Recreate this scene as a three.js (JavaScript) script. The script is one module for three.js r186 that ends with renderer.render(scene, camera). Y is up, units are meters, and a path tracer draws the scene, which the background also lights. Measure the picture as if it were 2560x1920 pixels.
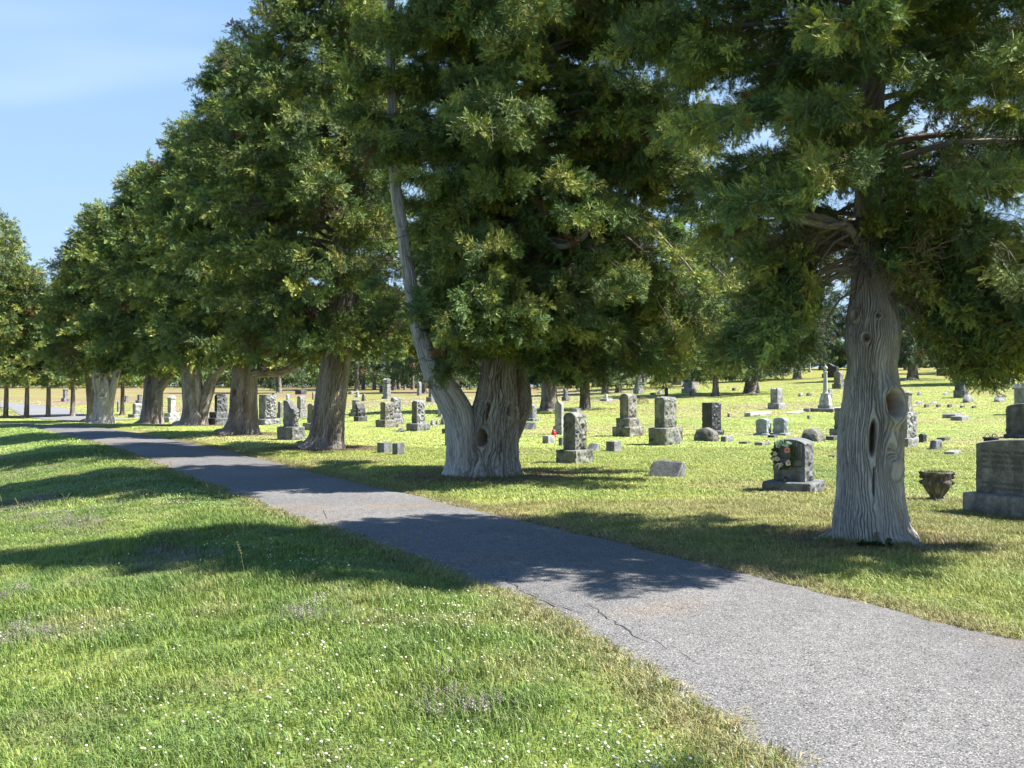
import * as THREE from 'three';
import { mergeGeometries } from 'three/addons/utils/BufferGeometryUtils.js';
import { FontLoader } from 'three/addons/loaders/FontLoader.js';
import { TextGeometry } from 'three/addons/geometries/TextGeometry.js';

// ---------------------------------------------------------------- camera, sky, sun, exposure
const scene = new THREE.Scene();
const camera = new THREE.PerspectiveCamera(40.02, 4 / 3, 0.1, 1200);
camera.position.set(0, 1.6, 0);
camera.lookAt(0, 1.6 + 0.38, -100);

const renderer = new THREE.WebGLRenderer({ antialias: true });
renderer.setSize(1024, 768);
renderer.toneMapping = THREE.LinearToneMapping;
renderer.toneMappingExposure = 3.0;
renderer.shadowMap.enabled = true;

const SUN = new THREE.Vector3(0.95, 1.24, 0.0).normalize();
const sun = new THREE.DirectionalLight(new THREE.Color(1, 0.965, 0.9), 5);
sun.position.copy(SUN).multiplyScalar(150).add(new THREE.Vector3(0, 0, -40));
sun.target.position.set(0, 0, -40);
sun.castShadow = true;
sun.shadow.mapSize.set(4096, 4096);
Object.assign(sun.shadow.camera, { left: -80, right: 80, top: 80, bottom: -80, near: 1, far: 400 });
scene.add(sun, sun.target);

// ---------------------------------------------------------------- noise and random numbers
function rng(seed) { let a = seed >>> 0; return () => { a = (a + 0x6D2B79F5) | 0; let t = Math.imul(a ^ (a >>> 15), 1 | a); t = (t + Math.imul(t ^ (t >>> 7), 61 | t)) ^ t; return ((t ^ (t >>> 14)) >>> 0) / 4294967296; }; }
function hsh(x, y, z) { let h = Math.imul(x, 374761393) ^ Math.imul(y, 668265263) ^ Math.imul(z, 2147483647 ^ 974711); h = Math.imul(h ^ (h >>> 13), 1274126177); h ^= h >>> 16; return (h >>> 0) / 4294967296; }
function vn(x, y, z = 0) {
  const X = Math.floor(x), Y = Math.floor(y), Z = Math.floor(z); let u = x - X, v = y - Y, w = z - Z;
  u = u * u * (3 - 2 * u); v = v * v * (3 - 2 * v); w = w * w * (3 - 2 * w);
  const L = (a, b, t) => a + (b - a) * t;
  return L(L(L(hsh(X, Y, Z), hsh(X + 1, Y, Z), u), L(hsh(X, Y + 1, Z), hsh(X + 1, Y + 1, Z), u), v),
    L(L(hsh(X, Y, Z + 1), hsh(X + 1, Y, Z + 1), u), L(hsh(X, Y + 1, Z + 1), hsh(X + 1, Y + 1, Z + 1), u), v), w);
}
function fbm(x, y, z = 0, o = 3) { let s = 0, a = 0.5, n = 0; for (let i = 0; i < o; i++) { s += a * vn(x, y, z); n += a; a *= 0.5; x = x * 2.03 + 7.1; y = y * 2.03 + 3.7; z = z * 2.03 + 1.3; } return s / n; }
const ss = (a, b, x) => { const t = Math.max(0, Math.min(1, (x - a) / (b - a))); return t * t * (3 - 2 * t); };
const clamp = (x, a, b) => Math.max(a, Math.min(b, x));
const mixc = (a, b, t) => [a[0] + (b[0] - a[0]) * t, a[1] + (b[1] - a[1]) * t, a[2] + (b[2] - a[2]) * t];

// the sky: a clear summer gradient with thin high streaks, the same all round
{
  const w = 1024, h = 512, d = new Float32Array(w * h * 4);
  for (let j = 0; j < h; j++) {
    const el = (j / (h - 1) - 0.5) * Math.PI, s = Math.sin(el);
    for (let i = 0; i < w; i++) {
      const az = (i / w) * Math.PI * 2;
      let c;
      if (s <= 0) c = [0.22, 0.3, 0.36];
      else {
        const t = Math.pow(s, 0.55);
        c = mixc([0.25, 0.34, 0.405], [0.027, 0.103, 0.28], t);
        const q = Math.cos(el) / (s + 0.12), n = fbm(Math.cos(az) * q * 0.9 + 20, Math.sin(az) * q * 3 + 9, 4, 4);
        const cl = ss(0.52, 0.8, n) * 0.25;
        c = mixc(c, [0.36, 0.42, 0.46], cl);
      }
      const k = (j * w + i) * 4; d[k] = c[0]; d[k + 1] = c[1]; d[k + 2] = c[2]; d[k + 3] = 1;
    }
  }
  const t = new THREE.DataTexture(d, w, h, THREE.RGBAFormat, THREE.FloatType);
  t.mapping = THREE.EquirectangularReflectionMapping; t.magFilter = t.minFilter = THREE.LinearFilter; t.wrapS = THREE.RepeatWrapping; t.needsUpdate = true;
  scene.background = t; scene.environment = t;
}

// ---------------------------------------------------------------- objects, names
const taken = {};
function numbered(n) { taken[n] = (taken[n] ?? -1) + 1; return taken[n] ? n + '_' + String(taken[n]).padStart(3, '0') : n; }
function tag(o, label, category, group, kind) { o.userData = { label, category }; if (group) o.userData.group = group; if (kind) o.userData.kind = kind; return o; }
function shade(o) { o.castShadow = o.receiveShadow = true; return o; }
function thing(name, label, category, x, z, turn = 0, group, y) {
  const o = new THREE.Group(); o.name = numbered(name); o.position.set(x, y ?? H(x, z), z); o.rotation.y = turn; scene.add(o); return tag(o, label, category, group);
}
function part(name, g, m, parent, kind) { const o = shade(new THREE.Mesh(g, m)); o.name = name; if (kind) o.userData.kind = kind; parent.add(o); return o; }
function struct(name, g, m) { const o = shade(new THREE.Mesh(g, m)); o.name = numbered(name); o.userData.kind = 'structure'; scene.add(o); return o; }
function mat(c, rough = 0.9, o = {}) { return new THREE.MeshStandardMaterial({ color: new THREE.Color().setRGB(...c), roughness: rough, ...o }); }
function leafMat(c, tr = 0.35, rough = 0.75) { return new THREE.MeshPhysicalMaterial({ color: new THREE.Color().setRGB(...c), roughness: rough, transmission: tr, thickness: 0, side: THREE.DoubleSide, specularIntensity: 0.5 }); }
class Tri {                                                     // collects triangles
  constructor() { this.p = []; this.i = []; this.c = []; this.u = []; }
  v(x, y, z, c) { this.p.push(x, y, z); if (c) this.c.push(...c); return this.p.length / 3 - 1; }
  f(a, b, c) { this.i.push(a, b, c); }
  q(a, b, c, d) { this.i.push(a, b, c, a, c, d); }
  tube(pts, r0, r1, n = 5, c) {
    const a = new THREE.Vector3(), b = new THREE.Vector3(), t = new THREE.Vector3(); let prev = -1;
    for (let k = 0; k < pts.length; k++) {
      t.subVectors(pts[Math.min(k + 1, pts.length - 1)], pts[Math.max(k - 1, 0)]).normalize();
      a.set(0, 0, 1); if (Math.abs(t.z) > 0.9) a.set(1, 0, 0); a.cross(t).normalize(); b.crossVectors(t, a);
      const r = r0 + (r1 - r0) * k / (pts.length - 1), s = this.p.length / 3;
      for (let j = 0; j < n; j++) { const f = j / n * Math.PI * 2, x = Math.cos(f) * r, y = Math.sin(f) * r; this.v(pts[k].x + a.x * x + b.x * y, pts[k].y + a.y * x + b.y * y, pts[k].z + a.z * x + b.z * y, c); }
      if (prev >= 0) for (let j = 0; j < n; j++) this.q(prev + j, prev + (j + 1) % n, s + (j + 1) % n, s + j);
      prev = s;
    }
    const e = this.v(pts[pts.length - 1].x, pts[pts.length - 1].y, pts[pts.length - 1].z, c); for (let j = 0; j < n; j++) this.f(prev + j, prev + (j + 1) % n, e);
  }
  geo() {
    const g = new THREE.BufferGeometry(); g.setAttribute('position', new THREE.Float32BufferAttribute(this.p, 3));
    if (this.c.length) g.setAttribute('color', new THREE.Float32BufferAttribute(this.c, 3));
    if (this.u.length) g.setAttribute('uv', new THREE.Float32BufferAttribute(this.u, 2));
    g.setIndex(this.i); g.computeVertexNormals(); return g;
  }
}
function dataTex(n, fn, srgb = true) {
  const d = new Uint8Array(n * n * 4);
  for (let j = 0; j < n; j++) for (let i = 0; i < n; i++) { const c = fn(i / n, j / n), k = (j * n + i) * 4; d[k] = clamp(c[0], 0, 1) * 255; d[k + 1] = clamp(c[1], 0, 1) * 255; d[k + 2] = clamp(c[2], 0, 1) * 255; d[k + 3] = 255; }
  const t = new THREE.DataTexture(d, n, n); t.wrapS = t.wrapT = THREE.RepeatWrapping; t.magFilter = THREE.LinearFilter; t.minFilter = THREE.LinearMipmapLinearFilter; t.generateMipmaps = true; if (srgb) t.colorSpace = THREE.SRGBColorSpace; t.needsUpdate = true; return t;
}
// noise that repeats after n cells, for tiles
function tn(u, v, n, s) { const X = u * n, Y = v * n, x = Math.floor(X), y = Math.floor(Y); let a = X - x, b = Y - y; a = a * a * (3 - 2 * a); b = b * b * (3 - 2 * b); const h = (i, j) => hsh(((i % n) + n) % n, ((j % n) + n) % n, s); return (h(x, y) * (1 - a) + h(x + 1, y) * a) * (1 - b) + (h(x, y + 1) * (1 - a) + h(x + 1, y + 1) * a) * b; }
const R_ = rng(77);
const M4 = new THREE.Matrix4(), Q4 = new THREE.Quaternion(), V1 = new THREE.Vector3(), V2 = new THREE.Vector3(), V3 = new THREE.Vector3(), EU = new THREE.Euler(), COL = new THREE.Color();

// ---------------------------------------------------------------- the lie of the land
const ROAD = [[9.783,-8.562],[4.754,1.436],[2.244,6.357],[-0.132,11.129],[-1.53,13.705],[-4.507,19.219],[-8.78,27.507],[-12.779,34.569],[-16.868,41.35],[-20.802,47.752],[-27.866,56.099],[-38.686,64.955],[-62.63,78.92]];
function roadDist(x, z) {                                        // metres from the lane's middle, + on the side of the trees
  const Z = -z; let best = 1e9, sg = 1;
  for (let i = 0; i + 1 < ROAD.length; i++) {
    const a = ROAD[i], b = ROAD[i + 1], ux = b[0] - a[0], uz = b[1] - a[1];
    const t = clamp(((x - a[0]) * ux + (Z - a[1]) * uz) / (ux * ux + uz * uz), 0, 1), dx = x - a[0] - t * ux, dz = Z - a[1] - t * uz, d = Math.hypot(dx, dz);
    if (d < best) { best = d; sg = ux * (Z - a[1]) - uz * (x - a[0]) < 0 ? 1 : -1; }
  }
  return best * sg;
}
const edgeL = Z => 1.2 + 0.7 * (1 - ss(4, 8.4, Z)) + 0.1 * (vn(Z * 1.7, 3) - 0.5) + 0.1 * (vn(Z * 6, 8) - 0.5);
const edgeR = Z => 1.25 + 0.1 * (vn(Z * 1.3, 5) - 0.5) + 0.06 * (vn(Z * 7, 2) - 0.5);
function H(x, z, d) {
  const Z = -z, left = 1 - ss(-18, -6, x), st = 40 + 30 * left, a = clamp(Z - st, 0, 120), ramp = a * a / (a + 15);
  let h = ramp * (0.012 + 0.007 * left + 0.0007 * clamp(x + 5, 0, 45));
  h -= 0.5 * left * ss(42, 66, Z) * (1 - ss(95, 130, Z));
  d = d ?? roadDist(x, z);
  if (d < 0) { const q = Math.max(0, -d - 1.5); let fall = (0.085 + 0.1 * ss(13.5, 19, Z)) * q * q / (q + 0.8); fall = 1.5 * (1 - Math.exp(-fall / 1.5)); h -= fall * (1 - ss(38, 60, Z)); }
  return h;
}
function Hg(x, z) {                                              // the ground sheet: verge steps down to the lane
  const d = roadDist(x, z), e = d > 0 ? 1.5 : edgeL(-z) + 0.25;
  let h = H(x, z, d) - 0.06 * (1 - ss(e, e + 0.8, Math.abs(d)));
  h += 0.03 * (fbm(x * 0.5 + 40, z * 0.5, 0, 2) - 0.5) * ss(1.6, 3, Math.abs(d));
  return h;
}
// what grows where: colours of the lawn as it is seen
const GREEN = [0.205, 0.295, 0.055], LIME = [0.315, 0.385, 0.08], DEEP = [0.155, 0.25, 0.05], DRY = [0.36, 0.31, 0.14], PINK = [0.33, 0.235, 0.2], STRAW = [0.4, 0.37, 0.16], MAUVE = [0.18, 0.14, 0.14];
const BASES = [[3.77, 11.05, 0.5], [-0.49, 19.18, 0.85], [-4.86, 27.76, 0.75], [-9.27, 36.37, 0.8], [-13.8, 46, 0.9], [-17.4, 51, 0.8], [-22.4, 58, 0.9]];   // trunks: x, distance, spread
function lawn(x, z, r = Math.random) {
  const d = roadDist(x, z), Z = -z, n1 = fbm(x * 0.35 + 11, z * 0.35 + 5, 0, 3), n2 = fbm(x * 1.6 + 3, z * 1.6, 2, 3);
  let c, t = {};
  if (d < 0) {                                                   // the rougher, greener side
    c = mixc(DEEP, GREEN, ss(0.25, 0.6, n1 * 0.5 + n2 * 0.5));
    c = mixc(c, LIME, 0.55 * ss(0.45, 0.75, n2));
    t.mauve = ss(0.56, 0.68, fbm(x * 0.9 + 50, z * 0.9 + 8, 1, 3)) * ss(-2.1, -3.3, d);
    c = mixc(c, DRY, 0.35 * ss(0.55, 0.75, fbm(x * 2.3, z * 2.3, 8, 2)));
    c = mixc(c, MAUVE, 0.35 * t.mauve);
    t.edge = 1 - ss(0.02, 0.26, Math.abs(d) - edgeL(Z));
    c = mixc(c, STRAW, 0.5 * t.edge * ss(0.3, 0.6, n2 + 0.15));
  } else {
    c = mixc(mixc(GREEN, LIME, ss(0.25, 0.6, n1)), [0.37, 0.41, 0.1], 0.75 * ss(0.3, 0.58, n2));
    const dry = ss(0.47, 0.64, fbm(x * 0.22 + 7, z * 0.3 + 2, 0, 3)) * 0.75;
    c = mixc(c, DRY, dry * (0.4 + 0.6 * n2));
    t.edge = 1 - ss(0.05, 0.5, d - edgeR(Z));
    c = mixc(c, DRY, 0.7 * t.edge * n2 * 1.4);
    const pk = ss(70, 85, Z) * (1 - ss(4, 18, x)) + 0.6 * ss(55, 66, Z) * (1 - ss(66, 72, Z)) * ss(5, 9, x) * (1 - ss(22, 30, x));
    c = mixc(c, PINK, 0.75 * clamp(pk, 0, 1) * ss(0.4, 0.62, fbm(x * 0.16, z * 0.5 + 30, 0, 3)));
  }
  for (const [bx, bz, br] of BASES) { const q = Math.hypot(x - bx, Z - bz) / br; if (q < 3.5) c = mixc(c, [0.2, 0.145, 0.085], 0.85 * (1 - ss(0.9, 2.6, q + 1.6 * (n2 - 0.5)))); }   // bare soil and needle litter
  t.c = c; return t;
}
{
  const line = (fine, a, b, step, far, grow) => { const o = []; let p = a; while (p <= b) { o.push(p); p += step; } let s = step, q = b; while (q < far) { s *= grow; q += s; o.push(q); } s = step; q = a; while (q > fine) { s *= grow; q -= s; o.unshift(q); } return o; };
  const xs = line(-500, -14, 12, 0.22, 500, 1.13), zs = line(-40, 2, 34, 0.22, 700, 1.045), T = new Tri();
  const W = xs.length;
  for (const Z of zs) for (const x of xs) { const c = lawn(x, -Z).c; T.v(x, Hg(x, -Z), -Z, c.map(v => v * 0.95)); T.u.push(x / 2.3, Z / 2.3); }
  for (let j = 0; j + 1 < zs.length; j++) for (let i = 0; i + 1 < W; i++) { const a = j * W + i; T.q(a, a + 1, a + 1 + W, a + W); }
  const tex = dataTex(512, (u, v) => { const g = 0.55 * tn(u, v, 160, 1) + 0.3 * tn(u, v, 60, 2) + 0.15 * tn(u, v, 14, 3), q = 0.72 + 0.5 * (g - 0.4); return [q * 1.05, q, q * 0.9]; });
  const bmp = dataTex(512, (u, v) => { const g = 0.6 * tn(u, v, 120, 5) + 0.4 * tn(u, v, 40, 6); return [g, g, g]; }, false);
  struct('ground', T.geo(), new THREE.MeshStandardMaterial({ color: 0xffffff, vertexColors: true, map: tex, bumpMap: bmp, bumpScale: 0.03, roughness: 1 }));
}
// the lane: worn asphalt, ragged edges with a lip
const curve = new THREE.CatmullRomCurve3(ROAD.map(p => new THREE.Vector3(p[0], 0, -p[1])), false, 'centripetal');
{
  const T = new Tri(), L = curve.getLength(), N = 1500, cols = 13; let k = 0;
  for (let i = 0; i <= N; i++) {
    const f = Math.pow(i / N, 1.6), p = curve.getPointAt(f), t = curve.getTangentAt(f), n = V1.set(-t.z, 0, t.x).clone(), Z = -p.z;
    for (let j = 0; j < cols; j++) {
      const q = j / (cols - 1) * 2 - 1, off = q < 0 ? q * edgeL(Z) : q * edgeR(Z), x = p.x + n.x * off, z = p.z + n.z * off;
      const lip = (j === 0 || j === cols - 1) ? -0.02 : 0;
      const sag = 0.012 * (fbm(x * 0.8, z * 0.8, 9, 2) - 0.5);
      const w = 0.86 + 0.55 * (fbm(x * 0.6, z * 0.6, 3, 3) - 0.5) + 0.14 * (fbm(x * 3, z * 3, 5, 2) - 0.5), pk = ss(0.6, 0.75, fbm(x * 0.9 + 4, z * 0.9, 12, 2)) * 0.12;
      T.v(x, H(x, z) - 0.06 + 0.022 + 0.03 * (1 - q * q) + lip + sag, z, [w * (1 + pk), w, w * (1 - pk)]); T.u.push(x / 2, z / 2);
    }
    if (i) for (let j = 0; j + 1 < cols; j++) { const a = k - cols + j; T.q(a, a + 1, a + 1 + cols, a + cols); }
    k += cols;
  }
  const grain = (u, v) => { const a = tn(u, v, 420, 11), b = tn(u, v, 260, 12), c = tn(u, v, 28, 13); return [a, b, c]; };
  const tex = dataTex(1024, (u, v) => { const [a, b, c] = grain(u, v); let g = 0.39 + 0.05 * (c - 0.5); if (a > 0.55) g += 0.34 * (a - 0.55) / 0.45; if (b < 0.4) g -= 0.3 * (0.4 - b) / 0.4; return [g * 1.01, g, g * 1.0]; });
  const bmp = dataTex(1024, (u, v) => { const [a, b] = grain(u, v), g = 0.5 * a + 0.5 * b; return [g, g, g]; }, false);
  const road = struct('road', T.geo(), new THREE.MeshStandardMaterial({ color: new THREE.Color().setRGB(0.9, 0.88, 0.845), vertexColors: true, map: tex, bumpMap: bmp, bumpScale: 0.004, roughness: 0.92 }));
  // cracks in the broken side of the lane
  const r = rng(5), C = new Tri();
  const crack = (Z0, Z1, off0, off1, w) => {
    const at = (Z, off) => { let lo = 0, hi = 1; for (let i = 0; i < 22; i++) { const m = (lo + hi) / 2; if (-curve.getPointAt(m).z < Z) lo = m; else hi = m; } const p = curve.getPointAt(lo), t = curve.getTangentAt(lo); return [p.x - t.z * off, p.z + t.x * off, off]; };
    const n = Math.ceil(Math.abs(Z1 - Z0) / 0.05); let pa = -1;
    for (let i = 0; i <= n; i++) {
      const f = i / n, wob = 0.09 * (vn(i * 0.21, Z0, 1) - 0.5) + 0.05 * (vn(i * 0.7, Z0, 2) - 0.5), [x, z, o] = at(Z0 + (Z1 - Z0) * f, off0 + (off1 - off0) * f + wob), ww = w * (0.4 + 0.9 * r()) * Math.min(1, 6 * f, 6 * (1 - f)) + 0.001;
      const q = o / 1.25, y = H(x, z) - 0.06 + 0.0265 + 0.03 * (1 - q * q) + 0.012 * (fbm(x * 0.8, z * 0.8, 9, 2) - 0.5);
      const a = C.v(x - ww, y, z), b = C.v(x + ww, y, z); if (pa >= 0) C.q(pa, pa + 1, b, a); pa = a;
    }
  };
  crack(4.6, 6.2, -1.5, -1.25, 0.006); crack(5.6, 7.3, -1.18, -1.0, 0.005); crack(7.2, 8.3, -1.05, -0.8, 0.004); crack(8.0, 9.6, -1.0, -0.95, 0.005);
  part('crack', C.geo(), mat([0.035, 0.034, 0.03], 1, { side: THREE.DoubleSide }), road, 'stuff');
}
// ---------------------------------------------------------------- trees
const barkMat = new THREE.MeshStandardMaterial({ color: 0xffffff, vertexColors: true, roughness: 0.95 });
const twigMat = new THREE.MeshStandardMaterial({ color: 0xffffff, vertexColors: true, roughness: 0.95 });
// a trunk or stem along a spine of [x, y, z, radius]; knots: {a: angle, s: height, R, hole, ring, asp, slit}
function stem(pts, o = {}) {
  const { nu = 90, nv = 140, seed = 1, amp = 0.014, freq = 20, lobes = 0.1, knots = [], tone = 0.5, roots = 0, nroot = 5, warm = 0 } = o;
  const cv = new THREE.CatmullRomCurve3(pts.map(p => new THREE.Vector3(p[0], p[1], p[2])), false, 'centripetal');
  const n = pts.length - 1, T = new Tri(), A = new THREE.Vector3(), B = new THREE.Vector3(), c = new THREE.Vector3(), t = new THREE.Vector3(), zA = new THREE.Vector3(0, 0, 1);
  let len = 0; const prev = new THREE.Vector3();
  for (let j = 0; j <= nv; j++) {
    const f = Math.pow(j / nv, o.grow ?? 1), g = f * n, k = Math.min(n - 1, Math.floor(g)), q = g - k, e = q * q * (3 - 2 * q) * 0.5 + q * 0.5;
    cv.getPoint(f, c); cv.getTangent(f, t); if (j) len += c.distanceTo(prev); prev.copy(c);
    const r0 = pts[k][3] + (pts[k + 1][3] - pts[k][3]) * e;
    A.crossVectors(t, zA).normalize(); B.crossVectors(A, t);
    for (let i = 0; i <= nu; i++) {
      const a = (i % nu) / nu * Math.PI * 2 - Math.PI; let psi = a, d = 0, rot = 0;
      for (const kn of knots) {
        let da = a - kn.a; da = Math.atan2(Math.sin(da), Math.cos(da));
        if (Math.abs(da) > 1.5) continue;
        const dx = da * r0, ds = (len - kn.s) / (kn.asp || 1), rho = Math.hypot(dx, ds);
        psi -= da * Math.min(1, (kn.R * kn.R * 1.3) / (rho * rho + 1e-6)) * 0.92;
        const rr = rho / kn.R;
        if (rr < 3) { d += (kn.ring || 0) * Math.exp(-Math.pow((rr - 1.3) / 0.45, 2)); const h = 1 - ss(0.55, 1.05, rr); d -= (kn.hole || 0) * h * (0.75 + 0.6 * vn(da * 14, ds * 30, seed)); rot = Math.max(rot, h * (kn.rot ?? 1)); }
      }
      const w1 = 0.16 * (vn(Math.sin(a) * 2 + seed, Math.cos(a) * 2, len * 2.6) - 0.5) + 0.05 * (vn(Math.sin(a) * 7 + seed, Math.cos(a) * 7, len * 9) - 0.5); psi += w1;
      const lob = lobes * 2 * (fbm(Math.sin(psi) * 1.5 + seed * 3, Math.cos(psi) * 1.5 + 5, len * 0.5, 2) - 0.5);
      const rt = roots * Math.exp(-len / 0.22) * (0.35 + 0.65 * Math.cos(nroot * a + seed + 1.5 * vn(a * 2, seed))) ;
      const K = Math.max(0.25, r0) * freq, s1 = Math.sin(psi) * K, c1 = Math.cos(psi) * K;
      const NN = Math.round(Math.max(0.22, o.rs ?? r0) * freq), ph = 5 * fbm(Math.sin(psi) * 2.6 + seed, Math.cos(psi) * 2.6, len * 1.5, 3) + 3.2 * vn(Math.sin(psi) * 8, Math.cos(psi) * 8 + seed, len * 4.5) + 1.5 * vn(Math.sin(psi) * 19, Math.cos(psi) * 19 + seed, len * 13);
      const g1 = Math.pow(Math.abs(Math.sin(NN * psi * 1.0 + ph)), 0.55), g2 = Math.pow(Math.abs(Math.sin(NN * psi * 2.0 + ph * 2.3 + 1.3)), 0.6), gm = 0.25 + 1.4 * vn(Math.sin(psi) * 5 + 3, Math.cos(psi) * 5, len * 3 + seed);
      d += amp * ((g1 - 0.65) * gm + (g2 - 0.65) * 0.4 + 0.55 * (vn(s1 * 0.9 + 5, c1 * 0.9, len * 26) - 0.5) * vn(s1 * 0.2, c1 * 0.2, len * 5)) * (1 - rot * 0.6);
      const r = r0 * (1 + lob + rt) + d;
      const st = 0.5 + 0.5 * Math.sin(2 * NN * psi + 2 * ph - 0.97) * (vn(s1 * 0.6, c1 * 0.6, len * 3) - 0.1) + 0.6 * (vn(s1 * 2.2 + 31, c1 * 2.2, len * freq * 0.12) - 0.5), bl = fbm(Math.sin(a) * 3 + seed, Math.cos(a) * 3, len * 1.6 + 20, 3);
      let col = mixc([0.1, 0.078, 0.06], [0.45, 0.425, 0.39], clamp(0.12 + 0.72 * st + 0.9 * (bl - 0.5) + (tone - 0.5), 0, 1));
      col = mixc(col, [0.15, 0.09, 0.05], clamp(warm + 0.5 * ss(0.55, 0.75, fbm(Math.sin(a) * 2.5 + 8, Math.cos(a) * 2.5 + seed, len * 1.1, 3)) - 0.1, 0, 0.85));
      if (rot > 0) col = mixc(col, mixc([0.17, 0.085, 0.035], [0.3, 0.24, 0.18], vn(len * 50, a * 12, seed)), rot * 0.9);
      T.v(c.x + (A.x * Math.sin(a) + B.x * Math.cos(a)) * r, c.y + (A.y * Math.sin(a) + B.y * Math.cos(a)) * r, c.z + (A.z * Math.sin(a) + B.z * Math.cos(a)) * r, col);
    }
    if (j) for (let i = 0; i < nu; i++) { const b = j * (nu + 1) + i, p = b - nu - 1; T.q(p, p + 1, b + 1, b); }
  }
  const top = T.v(c.x, c.y, c.z, o.cap || [0.4, 0.33, 0.24]); for (let i = 0; i < nu; i++) { const b = nv * (nu + 1) + i; T.f(b, b + 1, top); }
  return T.geo();
}
// ---- foliage sprays: flat fans of scale leaves on a bent twig, made once
function spray(T, base, dir, nor, len, n, wid, r) {
  const side = new THREE.Vector3().crossVectors(dir, nor).normalize(), P = (u, v, w) => [base.x + dir.x * u + side.x * v + nor.x * w, base.y + dir.y * u + side.y * v + nor.y * w, base.z + dir.z * u + side.z * v + nor.z * w];
  const curl = (r() - 0.5) * 0.5;
  const leaf = (u, v, du, dv, L, w) => { const z = u => curl * u * u / len; const a = T.v(...P(u, v, z(u))), m = u + du * L * 0.5, mv = v + dv * L * 0.5, b = T.v(...P(m - dv * w, mv + du * w, z(m) + 0.004)), c = T.v(...P(u + du * L, v + dv * L, z(u + du * L) - 0.006)), d = T.v(...P(m + dv * w, mv - du * w, z(m) - 0.003)); T.q(a, b, c, d); };
  for (let k = 0; k < n; k++) {
    const f = (k + 0.4) / n, L = len * 0.5 * (1 - f * 0.62) * (0.75 + 0.5 * r()), an = 0.62 + 0.25 * r();
    for (const s of [-1, 1]) leaf(len * f + (s > 0 ? len * 0.04 : 0), 0, Math.cos(an), s * Math.sin(an), L, wid * (0.7 + 0.5 * r()));
  }
  leaf(len * 0.72, 0, 1, 0, len * 0.3, wid);
}
function boughGeo(seed, o) {                                     // one plume: a bent twig with side twigs, each carrying sprays; about a metre long
  const { side = 15, ns = 6, len = 0.135, n = 5, wid = 0.0085, flat = 0.5 } = o, r = rng(seed), T = new Tri(), dir = new THREE.Vector3(), nor = new THREE.Vector3(), sp = (f) => new THREE.Vector3(0.1 * Math.sin(f * 2.5 + seed), f * 0.85, 0.1 * f * f - 0.05 * Math.sin(f * 4 + seed));
  let c0 = 0; const paint = (c) => { const n1 = T.p.length / 3; for (; c0 < n1; c0++) T.c.push(...c); };
  T.tube([0, 0.33, 0.66, 1].map(sp), 0.008, 0.002, 4); paint([0.9, 0.62, 0.42]);
  for (let k = 0; k < side; k++) {
    const f = 0.12 + 0.88 * (k + 0.5 * r()) / side, b = sp(f), a = (k % 2 ? 0 : Math.PI) + (r() - 0.5) * 2.4, L = (0.36 - 0.2 * f) * (0.7 + 0.6 * r()), sd = new THREE.Vector3(Math.cos(a), 0.55 + 0.5 * r(), Math.sin(a) * flat * 1.6).normalize();
    const tip = 0.75 + 0.55 * r(), end = b.clone().addScaledVector(sd, L); end.z -= 0.06 * r();
    T.tube([b, b.clone().lerp(end, 0.5), end], 0.004, 0.0015, 3); paint([0.9, 0.65, 0.45]);
    if (o.bare) for (let m = 0; m < 4; m++) { const p = b.clone().lerp(end, 0.3 + 0.2 * m), e = p.clone().add(new THREE.Vector3((r() - 0.5) * 0.3, 0.15 * r(), (r() - 0.5) * 0.3)); T.tube([p, p.clone().lerp(e, 0.5).add(new THREE.Vector3(0, 0.02, 0)), e], 0.0028, 0.001, 3); paint([0.8, 0.8, 0.8]); }
    for (let m = 0; m < ns; m++) {
      const g = (m + 0.6) / ns, p = b.clone().lerp(end, g);
      dir.copy(sd).multiplyScalar(0.7); dir.x += (r() - 0.5) * 1.5; dir.y += (r() - 0.35) * 1.1; dir.z += (r() - 0.5) * 1.3; dir.normalize();
      nor.set(r() - 0.5, r() - 0.5, r() - 0.5).cross(dir).normalize();
      spray(T, p, dir, nor, len * (0.7 + 0.55 * r()), n, wid, r);
      const q = tip * (0.8 + 0.4 * r()), y = r(); paint(y < 0.12 ? [q * 1.35, q * 1.2, q * 0.95] : y < 0.133 ? [q * 2.0, q * 0.95, q * 0.8] : [q, q, q]);
    }
  }
  return T.geo();
}
const B_NEAR = [1, 2, 3, 4].map(s => boughGeo(s * 13, { side: 17, ns: 6, len: 0.15, n: 7, wid: 0.0052 }));
const B_BARE = boughGeo(99, { side: 15, ns: 0, bare: 1 });
const B_MID = [5, 6, 7].map(s => boughGeo(s * 13, { side: 14, ns: 5, len: 0.16, n: 5, wid: 0.0088 }));
const B_FAR = [8, 9].map(s => boughGeo(s * 13, { side: 11, ns: 4, len: 0.21, n: 4, wid: 0.016 }));
const B_BROAD = [10, 11].map(s => boughGeo(s * 13, { side: 11, ns: 4, len: 0.2, n: 2, wid: 0.04, flat: 1 }));
const denseMat = mat([1.12, 1.12, 1.0], 0.8, { side: THREE.DoubleSide, vertexColors: true });
const TIPS = [[0.125, 0.178, 0.046], [0.165, 0.21, 0.05], [0.095, 0.152, 0.05], [0.225, 0.25, 0.06], [0.075, 0.122, 0.042]];
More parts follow.
